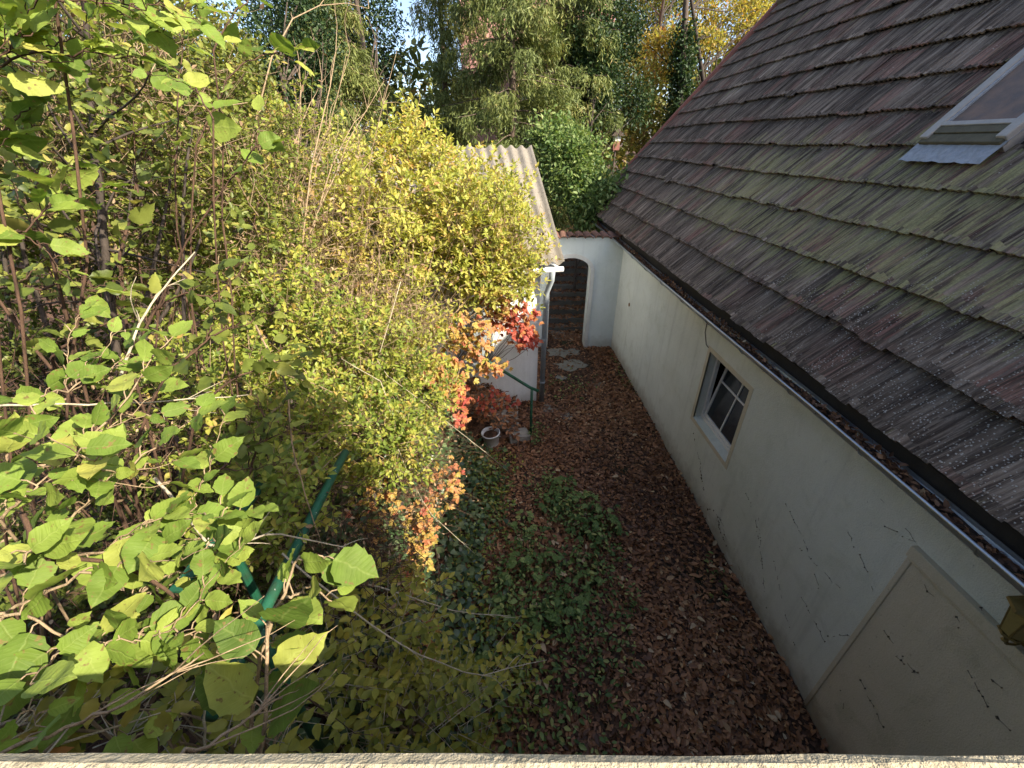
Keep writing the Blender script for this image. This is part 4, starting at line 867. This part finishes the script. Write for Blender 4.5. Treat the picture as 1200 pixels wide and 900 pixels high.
branchy('grape_vine', 'vine with crinkled curling leaves and a bare stalk among the shrubs', (-2.1, 2.4, 1.9),
    [[(205,200,2.4),(205,90,2.35),(215,20,2.4)], [(230,170,2.3),(260,90,2.3),(300,60,2.35),(340,75,2.4)], [(250,140,2.2),(225,100,2.2),(215,110,2.25)], [(270,210,2.3),(300,170,2.3),(325,160,2.35)], [(250,60,2.3),(280,20,2.3),(300,0,2.35)]], M['lf_big'], M['bark_red'], .14, .09, .005, 'round', subs=1)
branchy('mid_leaf_sapling', 'sapling with clusters of oval leaves behind the large-leaved shrub', (-2.3, 1.9, 2.0),
    [[(60,420,1.9),(110,390,1.9),(150,370,1.95)], [(150,430,2.0),(180,360,2.0),(215,340,2.0),(250,350,2.05)], [(200,430,2.1),(240,390,2.1),(290,370,2.15)], [(-10,340,1.9),(60,325,1.9),(110,330,1.95)], [(230,480,2.1),(280,440,2.1),(330,420,2.2)], [(60,300,1.9),(40,240,1.9),(50,200,1.95)], [(140,300,2.0),(160,240,2.0),(165,200,2.05)], [(290,560,2.2),(310,500,2.2),(300,470,2.25)], [(240,560,2.0),(270,520,2.0),(320,500,2.1)]],
    M['lf_mid'], M['bark_red'], .115, .05, .007, 'ovate', subs=3)

# the tall dark-stemmed shrub at the left
twig_shrub('tall_shrub', 'tall olive-green shrub with dark reddish stems at the edge of the terrace', (-2.9, 2.4, 1.7),
    [(g_at(60,120,3.4), (.9,.7,.9), 330), (g_at(150,230,3.5), (.8,.7,.8), 330), (g_at(30,330,3.1), (.6,.6,.7), 190), (g_at(240,150,4.2), (.8,.7,.9), 300), (g_at(110,40,3.9), (1.0,.7,.7), 280), (g_at(270,270,4.2), (.6,.6,.6), 200), (g_at(-60,200,3.2), (.8,.7,1.2), 200)],
    M['lf_mid'], M['bark_red'], .066, 5, .26, 30, .011, up=.35, shell=.15, tb=(.1, 1))
trk = thing('dark_stemmed_tree', 'small tree with a dark reddish trunk among the shrubs', 'tree', tuple(at(135,520,3.2))); mb = MB()
tp = [at(150,520,3.1), at(125,330,2.85), at(117,220,2.8), at(100,110,2.85), at(95,-30,2.9)]; tpp = np.array(tp); tt = np.linspace(0, 1, 24); tpi = np.stack([np.interp(tt, np.linspace(0, 1, 5), tpp[:, i]) for i in range(3)], -1) + np.cumsum(rng.normal(0, .004, (24, 3)), 0)
mb.tube(tpi, np.linspace(.027, .015, 24), 8)
for _ in range(22): i = rng.integers(5, 23); stems(mb, tpi[i], tpi[i] + nrm(rng.normal(0, 1, 3) + UP * .7 + np.array([.3, 0, 0])) * rng.uniform(.4, 1.1), .010, .003, .05, 7, .06, 5)
for a, b in (((20,440,3.0),(-10,150,2.9)), ((60,400,3.0),(10,200,3.0)), ((160,420,3.1),(200,210,3.2)), ((230,560,3.0),(225,150,3.2)), ((170,400,3.0),(235,280,3.1))): stems(mb, at(*a), at(*b), .017, .008, .02, 10, .03, 6)
mb.build('trunk', M['bark_dark'], trk, smooth=True)
P = tpi[rng.integers(8, 24, 90)] + rng.normal(0, .35, (90, 3)); D = nrm(rng.normal(0, 1, (90, 3)) + UP * .2)
lp, ld, ln, lsz, own = sprig_leaves(P, D, np.full(90, .22), 3, .075); plant_leaves(trk, M['lf_mid'], lp, ld, ln, lsz, rng.random(len(lp)), 'ovate', 300)
# thin pale stalks crossing the shrubs
def stalk(label, pts, r=.004, mat='bark_pale', side=4):
    p = np.array([at(*q) for q in pts]); o = thing('dry_stalk', label, 'stalk', tuple(p[0])); mb = MB(); t = np.linspace(0, 1, 14); k = np.linspace(0, 1, len(p))
    q = np.stack([np.interp(t, k, p[:, i]) for i in range(3)], -1) + np.cumsum(rng.normal(0, .004, (14, 3)), 0); mb.tube(q, np.linspace(r, r * .5, 14), 5)
    for _ in range(side): i = rng.integers(4, 13); stems(mb, q[i], q[i] + nrm(q[i] - q[i-1] + rng.normal(0, .5, 3) * np.linalg.norm(q[i] - q[i-1])) * rng.uniform(.08, .25), r * .5, r * .2, .03, 5, .05, 4)
    mb.build('stem', M[mat], o, smooth=True)
stalk('long pale stalk rising through the large-leaved shrub', [(140,440,1.6),(165,370,1.7),(200,330,1.8),(225,290,1.9)], .006)
stalk('pale horizontal stalk lying across the large-leaved shrub', [(-10,474,1.2),(90,470,1.25),(180,466,1.4),(290,462,1.6)], .004)
stalk('brown bent stalk drooping over the honeysuckle', [(300,380,2.4),(335,450,2.4),(342,530,2.45),(360,590,2.5),(375,640,2.6)], .006, 'bark_tan')
stalk('reddish arching stalk over the dark leaves and the thick green rail', [(30,600,1.0),(60,650,1.0),(160,650,1.05),(230,690,1.1),(300,760,1.3),(385,825,1.6)], .006, 'bark_red', 2)
stalk('straight pale upright stalk beside the parapet', [(240,880,1.2),(238,800,1.2),(236,730,1.2)], .004, 'bark_pale', 0)
stalk('long orange dry stalk slanting up from the parapet', [(-10,885,.62),(80,835,.68),(160,800,.72),(235,755,.8)], .0035, 'bark_tan', 5)
stalk('dry forked stalk leaning out from the parapet coping', [(195,905,.6),(240,868,.66),(280,838,.72),(330,815,.8)], .0035, 'bark_tan', 6)
stalk('pale twisted stalk hanging over the ivy bank', [(400,420,4.2),(450,450,4.2),(470,540,4.3),(500,600,4.5),(555,650,4.7)], .005, 'bark_pale', 8)
stalk('pale stalk arching from the yellow bush down to the bucket', [(470,330,4.6),(440,430,4.6),(520,490,5.2),(600,555,6.0)], .005, 'bark_pale', 6)
stalk('grey crooked stalk lying over the green rails', [(180,560,1.8),(250,640,1.8),(320,620,2.0),(420,640,2.4)], .007, 'bark_pale', 6)
stalk('pale forked stalk across the pinnate shrub', [(330,650,2.2),(420,720,2.4),(480,760,2.6),(560,790,3.0),(640,770,3.4)], .006, 'bark_pale', 5)
stalk('two-pronged straw stalk below the fading creeper', [(430,685,3.2),(480,700,3.3),(540,715,3.6),(600,722,3.9)], .007, 'bark_pale', 4)
brush('dead_undergrowth', 'dead brown stems under the large-leaved shrub', (-1.4, 1.5, 1.7),
    [(g_at(330,640,2.9), (.6,.6,.4), 240, .5, (.3,.1,.2)), (g_at(180,800,2.3), (.6,.5,.4), 180, .45, (.4,0,.3)), (g_at(60,500,2.4), (.7,.6,.5), 160, .5, (.2,.2,.6)), (g_at(420,640,3.6), (.5,.5,.4), 320, .45, (.5,-.2,.1)), (g_at(180,560,2.7), (.6,.6,.4), 160, .5, (.3,.1,.5)), (g_at(480,540,4.8), (.5,.6,.4), 300, .45, (.5,-.2,-.1))],
    M['bark_red'], .0028, leafmat=M['dry'], ls=.038)
twig_shrub('low_undergrowth', 'dark leafy undergrowth beneath the large-leaved shrub', (-2.0, 1.6, 1.6),
    [(g_at(100,740,2.9), (.9,.5,.4), 600), (g_at(220,640,3.2), (.8,.5,.4), 380), (g_at(40,560,3.4), (.8,.6,.4), 420), (g_at(300,700,3.3), (.5,.5,.4), 220), (g_at(120,470,3.6), (.7,.6,.5), 320), (g_at(20,450,3.2), (.6,.5,.4), 220)],
    M['lf_mid'], M['bark_red'], .06, 3, .2, 30, .008, up=.3, shell=.2, tb=(0, .6))  # only the darker leaf tints, standing in for shadow pockets below the shrub

# ------------------------------------------------------------------ courtyard floor: leaf litter and low plants
def litter(name, label, n, region, size, keep=None, zoff=None, mat='lf_litter', flat=.5):
    x0, x1, y0, y1 = region; X = rng.uniform(x0, x1, n); Y = rng.uniform(y0, y1, n)
    if keep is not None: ok = keep(X, Y); X, Y = X[ok], Y[ok]; n = len(X)
    Z = ground_z(X, Y) + .012 + .035 * rng.random(n) ** 2 if zoff is None else zoff(X, Y)
    D = np.stack([rng.normal(0, 1, n), rng.normal(0, 1, n), rng.normal(0, .22, n)], -1); N = UP + rng.normal(0, flat, (n, 3))
    tint = np.clip(.38 + .24 * rng.normal(0, 1, n) + .16 * np.sin(X * 1.7 + 1) * np.cos(Y * 1.3), 0, 1)
    o = link(name, leaf_mesh(name, np.stack([X, Y, Z], -1), D, N, size * np.clip(rng.lognormal(0, .35, n), .45, 2.1), tint, 'low'), M[mat], None, 'stuff')
    return tag(o, label, 'leaves')
litter('fallen_leaves', 'brown fallen leaves covering the courtyard floor', 76000, (-.9, 3.06, .15, 11.6), .058,
       lambda x, y: (rng.random(len(x)) < (.45 + .55*sstep(np.sin(x*3.1+y*.7)+np.sin(y*2.3-x*1.4)+np.sin(x*7.3+y*5.1)*.5, -1.4, .2)) * np.where(((x - 1.7)**2 / .55 + (y - 9.9)**2 / 1.6) < 1, .18, np.where(x < -.3, .45, 1))) & ~((x < .35) & (y > 6.5) & (y < 7.8)) & ~((y > 7.9) & (x < .75)))
litter('bank_leaves', 'red-brown fallen leaves lying on the stone steps and bank', 1500, (-1.6, .3, 6.3, 7.75), .08, zoff=lambda x, y: np.clip((.30 - x) / .26, 0, 9).astype(int) * .18 + .205 + .02 * rng.random(len(x)))
litter('path_leaves', 'dead leaves scattered on the steps beyond the arch', 4500, (.8, 2.9, 11.1, 15.0), .08, zoff=lambda x, y: np.where(y < 11.9, .02, np.clip((y - 11.9) / .34, 0, 8).astype(int) * .165 + .115))
nG = 3600; gxs = rng.uniform(GXc - .045, GXc + .06, nG); gys_ = rng.uniform(-1, 14.3, nG); gz = GZc - .038 + .05 * rng.random(nG) * (1 - ((gxs - GXc) / .1) ** 2) + .02*np.sin(gys_*3)
tag(link('gutter_leaves', leaf_mesh('gutter_leaves', np.stack([gxs, gys_, gz], -1), rng.normal(0, 1, (nG, 3)) * np.array([.25, 1, .25]) + np.array([0, 0, .12]), UP + rng.normal(0, .6, (nG, 3)), .055 * rng.uniform(.4, 1.2, nG), np.clip(rng.normal(.3, .25, nG), 0, 1), 'low'), M['lf_litter'], None, 'stuff'), 'dead brown leaves filling the roof gutter', 'leaves')
pale = [(rng.uniform(.2, 2.8), rng.uniform(1.2, 7)) for _ in range(46)]
T, F_, lu, lv = TPL['ovate']; pm_ = np_mesh('pale_fallen_leaf', T * np.array([1, 1, 1.6]), F_, {'tint': np.full(len(T), .97), 'lu': lu, 'lv': lv}, smooth=True); pm_.materials.append(M['lf_litter'])
for x, y in pale:
    o = link('pale_fallen_leaf', pm_); o.location = (x, y, float(ground_z(x, y)) + .055); o.rotation_euler = (rng.normal(0, .25), rng.normal(0, .25), rng.uniform(0, 6.3)); o.scale = (rng.uniform(.08, .12),) * 3
    tag(o, 'pale tan curled leaf lying on the dark leaf litter', 'leaf', 'pale leaves on the courtyard floor')
# low plants
def clump_density(cl):
    def f(x, y):
        r_ = np.zeros(len(x))
        for cx, cy, rx, ry, a in cl: r_ = np.maximum(r_, a * np.clip(1.35 - np.hypot((x-cx)/rx, (y-cy)/ry) * (1 + .25*np.sin(7*np.arctan2(y-cy, x-cx) + cx*9)), 0, 1))
        return r_
    return f
CL = [(.95, 4.7, .33, .5, 1), (1.35, 4.2, .3, .4, .9), (.75, 5.1, .25, .3, .8), (1.1, 3.6, .4, .35, .8), (.35, 3.9, .3, .4, .7), (.2, 3.2, .45, .5, .9), (.65, 3.0, .4, .4, .9), (.05, 2.5, .5, .4, .7), (.95, 2.6, .3, .35, .55), (-.2, 4.6, .3, .6, .5), (1.45, 3.1, .2, .25, .5), (.45, 2.2, .4, .3, .45), (.62, 6.5, .15, .25, .6), (.5, 1.7, .3, .25, .3), (2.75, 3.4, .12, .3, .25), (2.9, 8.8, .1, 1.0, .15), (1.5, 8.3, .5, .5, .12), (.3, 1.9, .5, .4, .5), (.9, 2.1, .35, .4, .35), (1.3, 2.6, .25, .3, .3), (-.3, 5.4, .4, .4, .5)]
gp = carpet('ground_plants', 'patch of low green leafy weeds growing through the leaf litter', 'weeds', (-.9, 3.0, .9, 10), 34000, M['lf_ground'], .062, .24, 'low', dens=clump_density(CL), stem=M['lf_ground'])
def herb(label, x, y, h, n, tb):
    z = float(ground_z(x, y)); o = thing('leafy_weed', label, 'plant', (x, y, z), group='leafy weeds in the courtyard'); P, D, N, s, A, Bq = [], [], [], [], [], []
    for i in range(n):
        a = rng.uniform(0, 6.3); tilt_ = rng.uniform(.2, 1); tip = np.array([x, y, z]) + h * np.array([tilt_*math.cos(a), tilt_*math.sin(a), 1.1 - tilt_*.5]); A.append([x, y, z]); Bq.append(tip)
        for da in (-.8, 0, .8): P.append(tip); D.append([math.cos(a+da), math.sin(a+da), -.1]); N.append(UP + rng.normal(0, .25, 3)); s.append(.085 * rng.uniform(.7, 1.3))
    plant_leaves(o, M['lf_ground'], P, D, N, s, np.clip(rng.uniform(tb[0], tb[1], len(P)), 0, 1), 'ovate', 60); V, F = sticks(np.array(A), np.array(Bq), np.full(n, .004)); link('stalks', np_mesh('stalks', V, F), M['lf_ground'], o, 'stuff')
for i, (x, y, h, n, tb) in enumerate([(1.0, 4.95, .30, 14, (.3, .8)), (1.3, 4.55, .30, 15, (.5, .95)), (1.42, 4.2, .26, 13, (.4, .8)), (.75, 4.75, .22, 11, (.2, .6)), (1.15, 4.15, .25, 13, (.1, .5)), (.55, 3.6, .25, 13, (.2, .7)), (.2, 3.5, .28, 14, (.3, .8)), (.75, 3.1, .25, 12, (.2, .7)), (.05, 2.9, .3, 14, (.4, .9)), (.45, 2.75, .25, 12, (.2, .7)), (-.15, 2.3, .3, 14, (.5, .95)), (1.05, 3.3, .2, 10, (.3, .8)), (.3, 4.4, .2, 10, (.5, .95))]):
    herb('low weed with fresh green leaves in the courtyard leaf litter', x, y, h, n, tb)

# ------------------------------------------------------------------ trees behind
def tree(name, label, base, h, tr, blobs, leafmat, ls, bark='bark', limbs=26, shell=.35, group=None, lean=(0, 0), nup=.6, cat='tree', tpl='low', droop=0):
    o = thing(name, label, cat, tuple(base), group=group); base = np.array(base, float); mb = MB(); n = 12
    t = np.linspace(0, 1, n)[:, None]; p = base + np.array([lean[0], lean[1], h]) * t + np.cumsum(rng.normal(0, .012 * h / 6, (n, 3)), 0) * t; p[0, 2] -= .3
    mb.tube(p, tr * (1 - .8 * t[:, 0]), 9); P, O = blob_points(blobs, shell)
    ok = above_ground(P, .1); P, O = P[ok], O[ok]; m = len(P)
    for i in rng.choice(m, min(m, limbs), replace=False):
        j = int(np.clip((P[i][2] - base[2]) / h * n * rng.uniform(.4, .85), 1, n - 2)); stems(mb, p[j], P[i], tr * .32 * (1 - j / n * .6), tr * .05, .06, 8, .05, 5)
    mb.build('trunk', M[bark], o, smooth=True)
    k = 5; PP = np.repeat(P, k, 0) + rng.normal(0, ls * 1.3, (m * k, 3)); D = nrm(np.repeat(O, k, 0) * .6 + rng.normal(0, .7, (m * k, 3)) - UP * droop); N = UP * nup + rng.normal(0, .5, (m * k, 3)) + SUNV * .25
    tint = np.clip(np.repeat(rng.beta(2, 2, m), k) + rng.normal(0, .12, m * k), 0, 1)
    link('crown', leaf_mesh('crown', PP, D, N, ls * rng.uniform(.6, 1.4, m * k), tint, tpl), leafmat, o, 'stuff'); return o
def gpt(u, v, d): p = at(u, v, d); return (p[0], p[1], float(ground_z(p[0], p[1])))
def conifer(label, base, h, rad, n_br, z0=.06, ls=.13, seed=0, gap=None, droop=.35, group='drooping conifers behind the shed'):
    o = thing('conifer', label, 'tree', tuple(base), group=None); base = np.array(base, float); mb = MB()
    p = base + np.array([0, 0, 1.0]) * np.linspace(-.3, h, 14)[:, None] + np.cumsum(rng.normal(0, .02, (14, 3)), 0); mb.tube(p, np.linspace(rad * .06, .02, 14), 9); br = MB()
    LP, LD, LN, LS, LT = [], [], [], [], []
    for i in range(n_br):
        q = z0 + (1 - z0) * (i + rng.random()) / n_br; az = rng.uniform(0, 2 * math.pi); L = rad * (1 - q) ** .75 * rng.uniform(.7, 1.15) + .15
        if gap is not None and gap(q, az): continue
        a = np.array([np.interp(q * h, p[:, 2] - base[2], p[:, k]) for k in range(3)]); dr = np.array([math.cos(az), math.sin(az), 0]); n = 9; t = np.linspace(0, 1, n)[:, None]
        c = a + dr * L * t + UP * (L * (.10 * t - droop * t * t + .14 * t ** 4)); br.tube(c, np.linspace(.03, .006, n), 4, cap=False)
        m = int(44 * L / 1.5) + 6; tt = rng.uniform(.04, 1, m) ** .8; s0 = np.stack([np.interp(tt, t[:, 0], c[:, k]) for k in range(3)], -1); side = np.cross(dr, UP) * rng.normal(0, .13 * L, (m, 1)); s0 = s0 + side
        hang = rng.uniform(.25, .75, m) * min(1, L); base_t = rng.beta(2, 2)
        for k in range(12):
            f = (k + rng.random(m)) / 12; pos = s0 - UP * (hang * f)[:, None] + rng.normal(0, .035, (m, 3)) + side * .25 * f[:, None]
            LP.append(pos); LD.append(nrm(-UP * .9 + dr * .25 + rng.normal(0, .6, (m, 3)))); LN.append(nrm(dr * .8 + rng.normal(0, .7, (m, 3)) + UP * .2)); LS.append(ls * rng.uniform(.6, 1.4, m)); LT.append(np.clip(base_t * .6 + .2 + rng.normal(0, .15, m), 0, 1))
    mb.build('trunk', M['bark_conifer'], o, smooth=True); br.build('branches', M['bark_conifer'], o, smooth=True)
    LP, LD, LN, LS, LT = map(np.concatenate, (LP, LD, LN, LS, LT)); link('needles', leaf_mesh('needles', LP, LD, LN, LS * 1.25, LT, 'needle'), M['needle'], o, 'stuff'); return o
conifer('drooping conifer right behind the shed ridge, in front of the pink house', gpt(600,180,15.0), 13.5, 3.1, 135, gap=lambda q, az: q > .2 and math.sin(az) < .3 and rng.random() < .2)
conifer('drooping conifer standing left of the blue sky gap', gpt(405,190,15.5), 10.5, 3.0, 120)
conifer('tall drooping conifer whose trunk stands against the sky gap', gpt(525,185,17.5), 15, 2.4, 110, z0=.05, gap=lambda q, az: q > .34 and math.cos(az) < .1 and rng.random() < .7)
conifer('conifer with greyish sprays beside the dark evergreen', gpt(655,190,18), 15, 2.9, 120)
tree('dark_evergreen', 'dense dark evergreen tree rising between the conifers and the laurel', gpt(690,170,16.5), 5, .12, [(g_at(690,95,16.5), (1.2,1,1.8), 2600), (g_at(675,20,17), (1.3,1,1.8), 2300), (g_at(725,40,17.5), (1.0,1,1.6), 900), (g_at(740,120,17.5), (.8,.8,1.0), 400)], M['lf_dark'], .13, bark='bark_dark')
tree('laurel', 'bright green laurel bush behind the arched garden wall', gpt(680,250,12.6), 2.8, .06, [(g_at(672,195,12.9), (.95,.8,.9), 850), (g_at(700,240,12.6), (.9,.7,.8), 700), (g_at(650,165,13.4), (.7,.7,.7), 420), (g_at(735,230,13.2), (.8,.7,.6), 300)], M['lf_laurel'], .13, limbs=16, cat='shrub')
tree('yew', 'dense dark green yew behind the tall shrub', gpt(345,160,11.5), 5.6, .16, [(g_at(345,45,11.5), (1.25,1.1,1.9), 2300), (g_at(300,100,11), (1.0,1,1.5), 1200)], M['lf_dark'], .09)
tree('ivy_clad_tree', 'leaning tree trunk wrapped in dark ivy behind the tiled roof', gpt(808,170,18.5), 11, .26, [tuple((np.array(gpt(808,170,18.5)) + np.array([-1.6*t_, 0, 11*t_]), (.5-.3*t_,.5-.3*t_,1.0), 260)) for t_ in (.1,.2,.3,.4,.5,.6)], M['lf_dark'], .15, limbs=10, lean=(-1.6, 0))
tree('autumn_tree', 'golden autumn tree with sky between its branches behind the roof', gpt(870,170,19), 11, .15, [(g_at(855,25,18.8), (2.0,1.2,1.3), 900), (g_at(800,50,17.8), (1.6,.8,.4), 700), (g_at(900,0,19.5), (1.6,1.2,1.2), 700), (g_at(770,85,18.0), (.7,.7,.4), 120)], M['lf_autumn'], .13, limbs=40, shell=.1, lean=(-4.6, 0), bark='bark_dark')
tree('olive_birch', 'thin olive and yellow tree below the autumn tree', gpt(775,185,20), 7, .1, [(g_at(770,150,19.5), (1.5,1.2,1.2), 620), (g_at(745,100,20.5), (1.3,1,1.6), 420), (g_at(800,170,18.8), (1.2,1,.7), 420), (g_at(850,110,21), (2,1,1.2), 400)], M['lf_olive'], .14, limbs=30, shell=.15)
tree('tall_oak', 'tall thin-leaved tree with sky showing through beside the ivy trunk', gpt(755,160,24), 14, .16, [(g_at(750,20,24), (2.2,1.6,2.2), 1500), (g_at(800,-20,24.5), (2.5,1.6,1.6), 1200), (g_at(745,80,23.5), (1.6,1.3,1.2), 450)], M['lf_olive'], .16, limbs=50, shell=.1, bark='bark_dark')
tree('broad_tree', 'broad mid-green tree behind the tall shrub', gpt(140,200,9.5), 5.5, .14, [(g_at(180,70,9.5), (2.2,1.3,1.7), 2000), (g_at(20,90,9), (2.0,1.3,2.0), 1700), (g_at(270,120,10), (1.2,1,1.3), 900), (g_at(-150,80,9), (2.0,1.3,2.5), 800)], M['lf_olive'], .11, limbs=50, shell=.25)
tree('dark_spruce', 'dark spruce filling the gap left of the conifers', gpt(440,150,20), 13, .2, [(g_at(440,40,20), (1.3,1.2,2.2), 900), (g_at(395,60,21), (1.5,1.2,2.6), 1000), (g_at(350,-20,20), (1.6,1.2,1.6), 500)], M['lf_dark'], .15)
# far wood closing the view: one mass of foliage
nw = 26000; ang = rng.uniform(R(-72), R(62), nw); rr = rng.uniform(30, 44, nw); Xw, Yw = rr * np.sin(ang), rr * np.cos(ang); Hw = 8.6 + 1.6 * np.sin(ang * 17) + 1.2 * np.sin(ang * 41 + 1)
Zw = 1.5 + Hw * rng.random(nw) ** .8
tag(link('far_wood', leaf_mesh('far_wood', np.stack([Xw, Yw, Zw], -1), rng.normal(0, 1, (nw, 3)), UP + rng.normal(0, .6, (nw, 3)), .55 * rng.uniform(.6, 1.5, nw), rng.random(nw), 'low'), M['lf_olive'], None, 'stuff'), 'far wood closing the view behind the garden trees', 'wood')
# pink house between the conifers
ph = thing('pink_house', 'pale pink house glimpsed between the conifer branches', 'house', (1.0, 26, 1.5)); b = MB(); b.box((-1.7, 24, 1), (5.2, 31, 15)); b.build('wall', M['plaster_pink'], ph)
b = MB(); b.prism([(-2.1, 15.002), (5.6, 15.002), (1.75, 19)], 23.7, 31.3, lambda x, y, z: (x, z, y)); b.build('roof', M['terra'], ph)
for x in (-.9, 1.1, 3.2):
    for z in (3.0, 6.2):
        b = MB(); b.box((x, 23.95, z), (x+1.0, 24.02, z+1.5)); wv_ = b.build('window', M['frame_white'], ph)
        for dx in (.08, .54): b = MB(); b.box((x+dx, 23.93, z+.08), (x+dx+.38, 23.948, z+1.42)); b.build('pane', M['pane'], wv_)
# bird house on a pole
bh = thing('bird_house', 'small white and red bird house on a post beyond the laurel', 'bird house', gpt(722,190,17)); c = at(722,166,17)
b = MB(); b.tube([(c[0], c[1], bh.location.z - .1), (c[0], c[1], c[2]-.3)], .04, 6); b.build('post', M['bark'], bh)
b = MB(); b.box((c[0]-.13, c[1]-.13, c[2]-.3), (c[0]+.13, c[1]+.13, c[2]+.02)); b.build('box', plain('bird_house_red', (.24, .10, .08), .7), bh)
b = MB(); b.box((c[0]-.14, c[1]-.14, c[2]+.021), (c[0]+.14, c[1]+.14, c[2]+.2)); b.build('front_panel', M['plaster_trim'], bh)
b = MB(); b.prism([(c[0]-.26, c[2]+.2), (c[0]+.26, c[2]+.2), (c[0], c[2]+.46)], c[1]-.22, c[1]+.22, lambda x, y, z: (x, z, y)); b.build('roof', M['bark'], bh)
